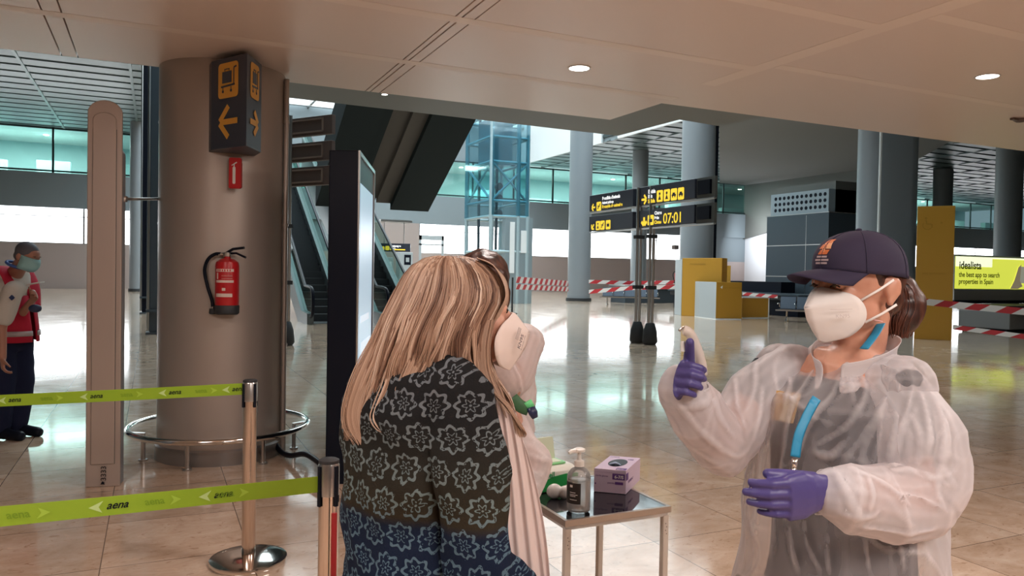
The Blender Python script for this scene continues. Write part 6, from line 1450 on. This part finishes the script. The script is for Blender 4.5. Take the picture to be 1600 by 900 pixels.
# ------------------------------------------------------------------ 4. man with the red vest on the left
def man():
    c = G(12, 684); c.z = 0; fb = (RT*.98-AW*.1).normalized(); rb = Vector((fb.y, -fb.x, 0)); D = 6.57
    t = thing('person', c, 'man in red vest and navy trousers looking down at a phone, at the left edge', 'person')
    hc = P(43, 402, D); H = Frame(hc, fb, tilt=.38)
    shR = P(18, 458, D-.18); elR = P(2, 512, D-.20); wrR = P(4, 560, D-.24); shL = P(22, 458, D+.18); elL = P(22, 505, D+.2); wrL = P(50, 470, D+.05)
    g = MB(); torso(g, c, fb, [(.85, .15, .11, -.02, 0), (1.0, .15, .12, .0, 0), (1.2, .165, .12, .02, 0), (1.36, .17, .11, .03, 0), (1.46, .12, .08, .05, 0), (1.50, .07, .06, .07, 0)])
    limb(g, [c+Z*1.44+fb*.05, H.p(-.03, 0, -.06)], [.07, .058]); head_shapes(g, H)
    for a, b_, d_ in ((shR, elR, wrR), (shL, elL, wrL)): limb(g, [a, b_], [.052, .042]); limb(g, [b_, d_], [.042, .029]); hand(g, d_, (d_-b_), Z, -rb if d_ is wrR else rb, (.6, .6, .4))
    for s_ in (1, -1): hp = c+rb*.09*s_; limb(g, [hp+Z*.9, hp+Z*.48+fb*.02, hp+Z*.09], [.09, .06, .04])
    remesh(g.build('body', M_skin2, t), .008, 2); eyes(H, t, brow=(.1, .08, .07))
    g = MB(); m3 = H.m(); g.ell(H.p(-.022, 0, .042), (.098, .081, .088), m3, 24, 16); g.ell(H.p(-.06, 0, -.01), (.05, .070, .05), m3, 16, 12); remesh(g.build('hair', mat('grey_hair', (.10, .10, .12), .6), t), .007, 2)
    mk = mat('teal_surgical_mask', (.30, .55, .58), .7); g = MB(); rings = []
    for (z, f0) in ((.02, .108), (-.005, .122), (-.035, .128), (-.065, .118), (-.1, .095)):
        rings.append([H.p(f0*math.cos(a_)*1.0-(1-math.cos(a_))*.03, .078*math.sin(a_), z) for a_ in [R(-80+16*i) for i in range(11)]])
    vs = [[g.bm.verts.new(p) for p in r_] for r_ in rings]
    for A_, B_ in zip(vs, vs[1:]):
        for k in range(10): g.bm.faces.new((A_[k], A_[k+1], B_[k+1], B_[k]))
    o = g.build('face_mask', mk, t, smooth=True); s_ = o.modifiers.new('thick', 'SOLIDIFY'); s_.thickness = .003
    # shirt with short sleeves
    M_sh = fabric('cream_shirt', (.58, .56, .52), .8, .2, 80)
    g = MB(); torso(g, c, fb, [(.98, .165, .135, -.01, 0), (1.1, .17, .13, .0, 0), (1.25, .18, .135, .02, 0), (1.38, .185, .125, .03, 0), (1.46, .14, .095, .045, 0), (1.51, .085, .078, .07, 0)])
    limb(g, [shR+Vector((0, 0, .03))-rb*.05, shR, shR.lerp(elR, .72)], [.075, .078, .074]); limb(g, [shL+Vector((0, 0, .03))+rb*.05, shL, shL.lerp(elL, .72)], [.075, .078, .074])
    remesh(g.build('shirt', M_sh, t), .011, 3, (('folds_mid', .16, 'CLOUDS', .02),))
    q = P(19, 465, D-.27); F = Face(q-RT*.02-Z*.02, RT, -AW); g = MB(); F.disc(g, .02, .02, .018, .0, .006); F.line(g, -.002, .02, .042, .02, .010, .001, .007); F.line(g, .02, -.002, .02, .042, .010, .0015, .007); g.build('sleeve_badge', mat('navy_badge', (.03, .05, .15), .5), t)
    # vest: open back and front panels, red with pale stripe
    M_v = fabric('red_vest', (.50, .02, .05), .7, .2, 60); M_st = mat('reflective_stripe', (.42, .35, .36), .4)
    def arcpanel(a0, a1, lv, m_, nm, k=1.0, par=None):
        g = MB(); rings = []
        for (z, hw, hd, fs) in lv:
            o_ = c+fb*fs; rings.append([o_-rb*(hw*k*math.sin(R(a)))*-1*-1+fb*hd*k*math.cos(R(a))+Z*z for a in [a0+(a1-a0)*i/16 for i in range(17)]])
        vs = [[g.bm.verts.new(p) for p in r_] for r_ in rings]
        for A_, B_ in zip(vs, vs[1:]):
            for q_ in range(16): g.bm.faces.new((A_[q_], A_[q_+1], B_[q_+1], B_[q_]))
        o = g.build(nm, m_, par or t, smooth=True); s_ = o.modifiers.new('thick', 'SOLIDIFY'); s_.thickness = .006; return o
    lvf = [(.86, .20, .215, .04), (1.0, .20, .205, .04), (1.15, .195, .185, .035), (1.3, .175, .16, .035), (1.42, .13, .125, .045), (1.49, .10, .09, .06)]
    vest = arcpanel(-105, -8, [(z, hw, hd, fs) for z, hw, hd, fs in lvf[:3]]+[(1.27, .16, .17, .035)], M_v, 'vest'); arcpanel(8, 105, lvf[:4], M_v, 'vest_panel', par=vest)
    arcpanel(-104, -9, [(.915, .202, .217, .04), (.96, .202, .213, .04)], M_st, 'vest_stripe', 1.03, vest); arcpanel(9, 104, [(.915, .202, .217, .04), (.96, .202, .213, .04)], M_st, 'vest_stripe', 1.03, vest)
    for s_ in (1, -1):
        g = MB(); g.tube(crom([c+fb*.17+rb*.10*s_+Z*1.18, c+fb*.14+rb*.12*s_+Z*1.36, c+fb*.04+rb*.12*s_+Z*1.515, c-fb*.08+rb*.12*s_+Z*1.44, c-fb*.13+rb*.12*s_+Z*1.25, c-fb*.12+rb*.12*s_+Z*1.05], 5), [(.012, .085)]*26, 10, flat=fb); g.build('vest_strap', M_v, vest, smooth=True)
    g = MB(); g.tube([H.p(-.07, .0, -.10)+fb*(.07*math.cos(2*math.pi*k/20))+rb*(.075*math.sin(2*math.pi*k/20))-Z*(.03*math.cos(2*math.pi*k/20)) for k in range(20)], .013, 8, closed=True); g.build('collar_lanyard', mat('royal_blue_cord', (.04, .10, .35), .6), t, smooth=True)
    g = MB(); g.tube([c+fb*(.135*math.cos(2*math.pi*k/28)-.01)+rb*(.17*math.sin(2*math.pi*k/28))+Z*1.0 for k in range(28)], [(.018, .018)]*28, 8, closed=True); g.build('belt', M_black, t, smooth=True)
    # trousers, shoes
    M_nt = fabric('navy_trousers', (.012, .016, .045), .85, .2, 50)
    g = MB(); torso(g, c, fb, [(.78, .175, .135, 0, 0), (.9, .175, .135, 0, 0), (1.0, .165, .13, 0, 0)])
    for s_, o_ in ((1, 0), (-1, .03)): hp = c+rb*.09*s_+fb*o_; limb(g, [hp+Z*.86, hp+Z*.48+fb*.03, hp+Z*.10-fb*.01], [.115, .098, .085])
    remesh(g.build('trousers', M_nt, t), .012, 3, (('folds_mid', .16, 'CLOUDS', .02),))
    for s_, o_ in ((1, 0), (-1, .03)):
        hp = c+rb*.09*s_+fb*o_; g = MB(); g.tube(crom([hp-fb*.10+Z*.048, hp+Z*.06, hp+fb*.13+Z*.048, hp+fb*.22+Z*.036], 4), [.04]+[.05]*6+[.046]*4+[.04, .032], 12); g.build('shoe', M_black, t, smooth=True)
    g = MB(); q = P(55, 482, D-.05); g.ell(q, (.05, .04, .035), None, 14, 10); g.build('waist_pouch', mat('navy_pouch', (.02, .03, .08), .6), t, smooth=True)
    q = P(53, 443, D-.02); t2 = thing('phone', q, 'phone held by the man in the red vest', 'phone'); g = MB(); g.box(-.07, .07, -.04, .04, -.004, .004); g.bm.transform(Matrix.Translation(q) @ Matrix.Rotation(R(-20), 4, 'Z') @ Matrix.Rotation(R(-12), 4, 'Y')); g.build('phone_case', M_wht, t2, bevel=.003)
    g = MB(); g.box(-.045, .0, -.028, .02, .0042, .0052); g.bm.transform(Matrix.Translation(q) @ Matrix.Rotation(R(-20), 4, 'Z') @ Matrix.Rotation(R(-12), 4, 'Y')); g.build('phone_screen', M_black, t2)
man()
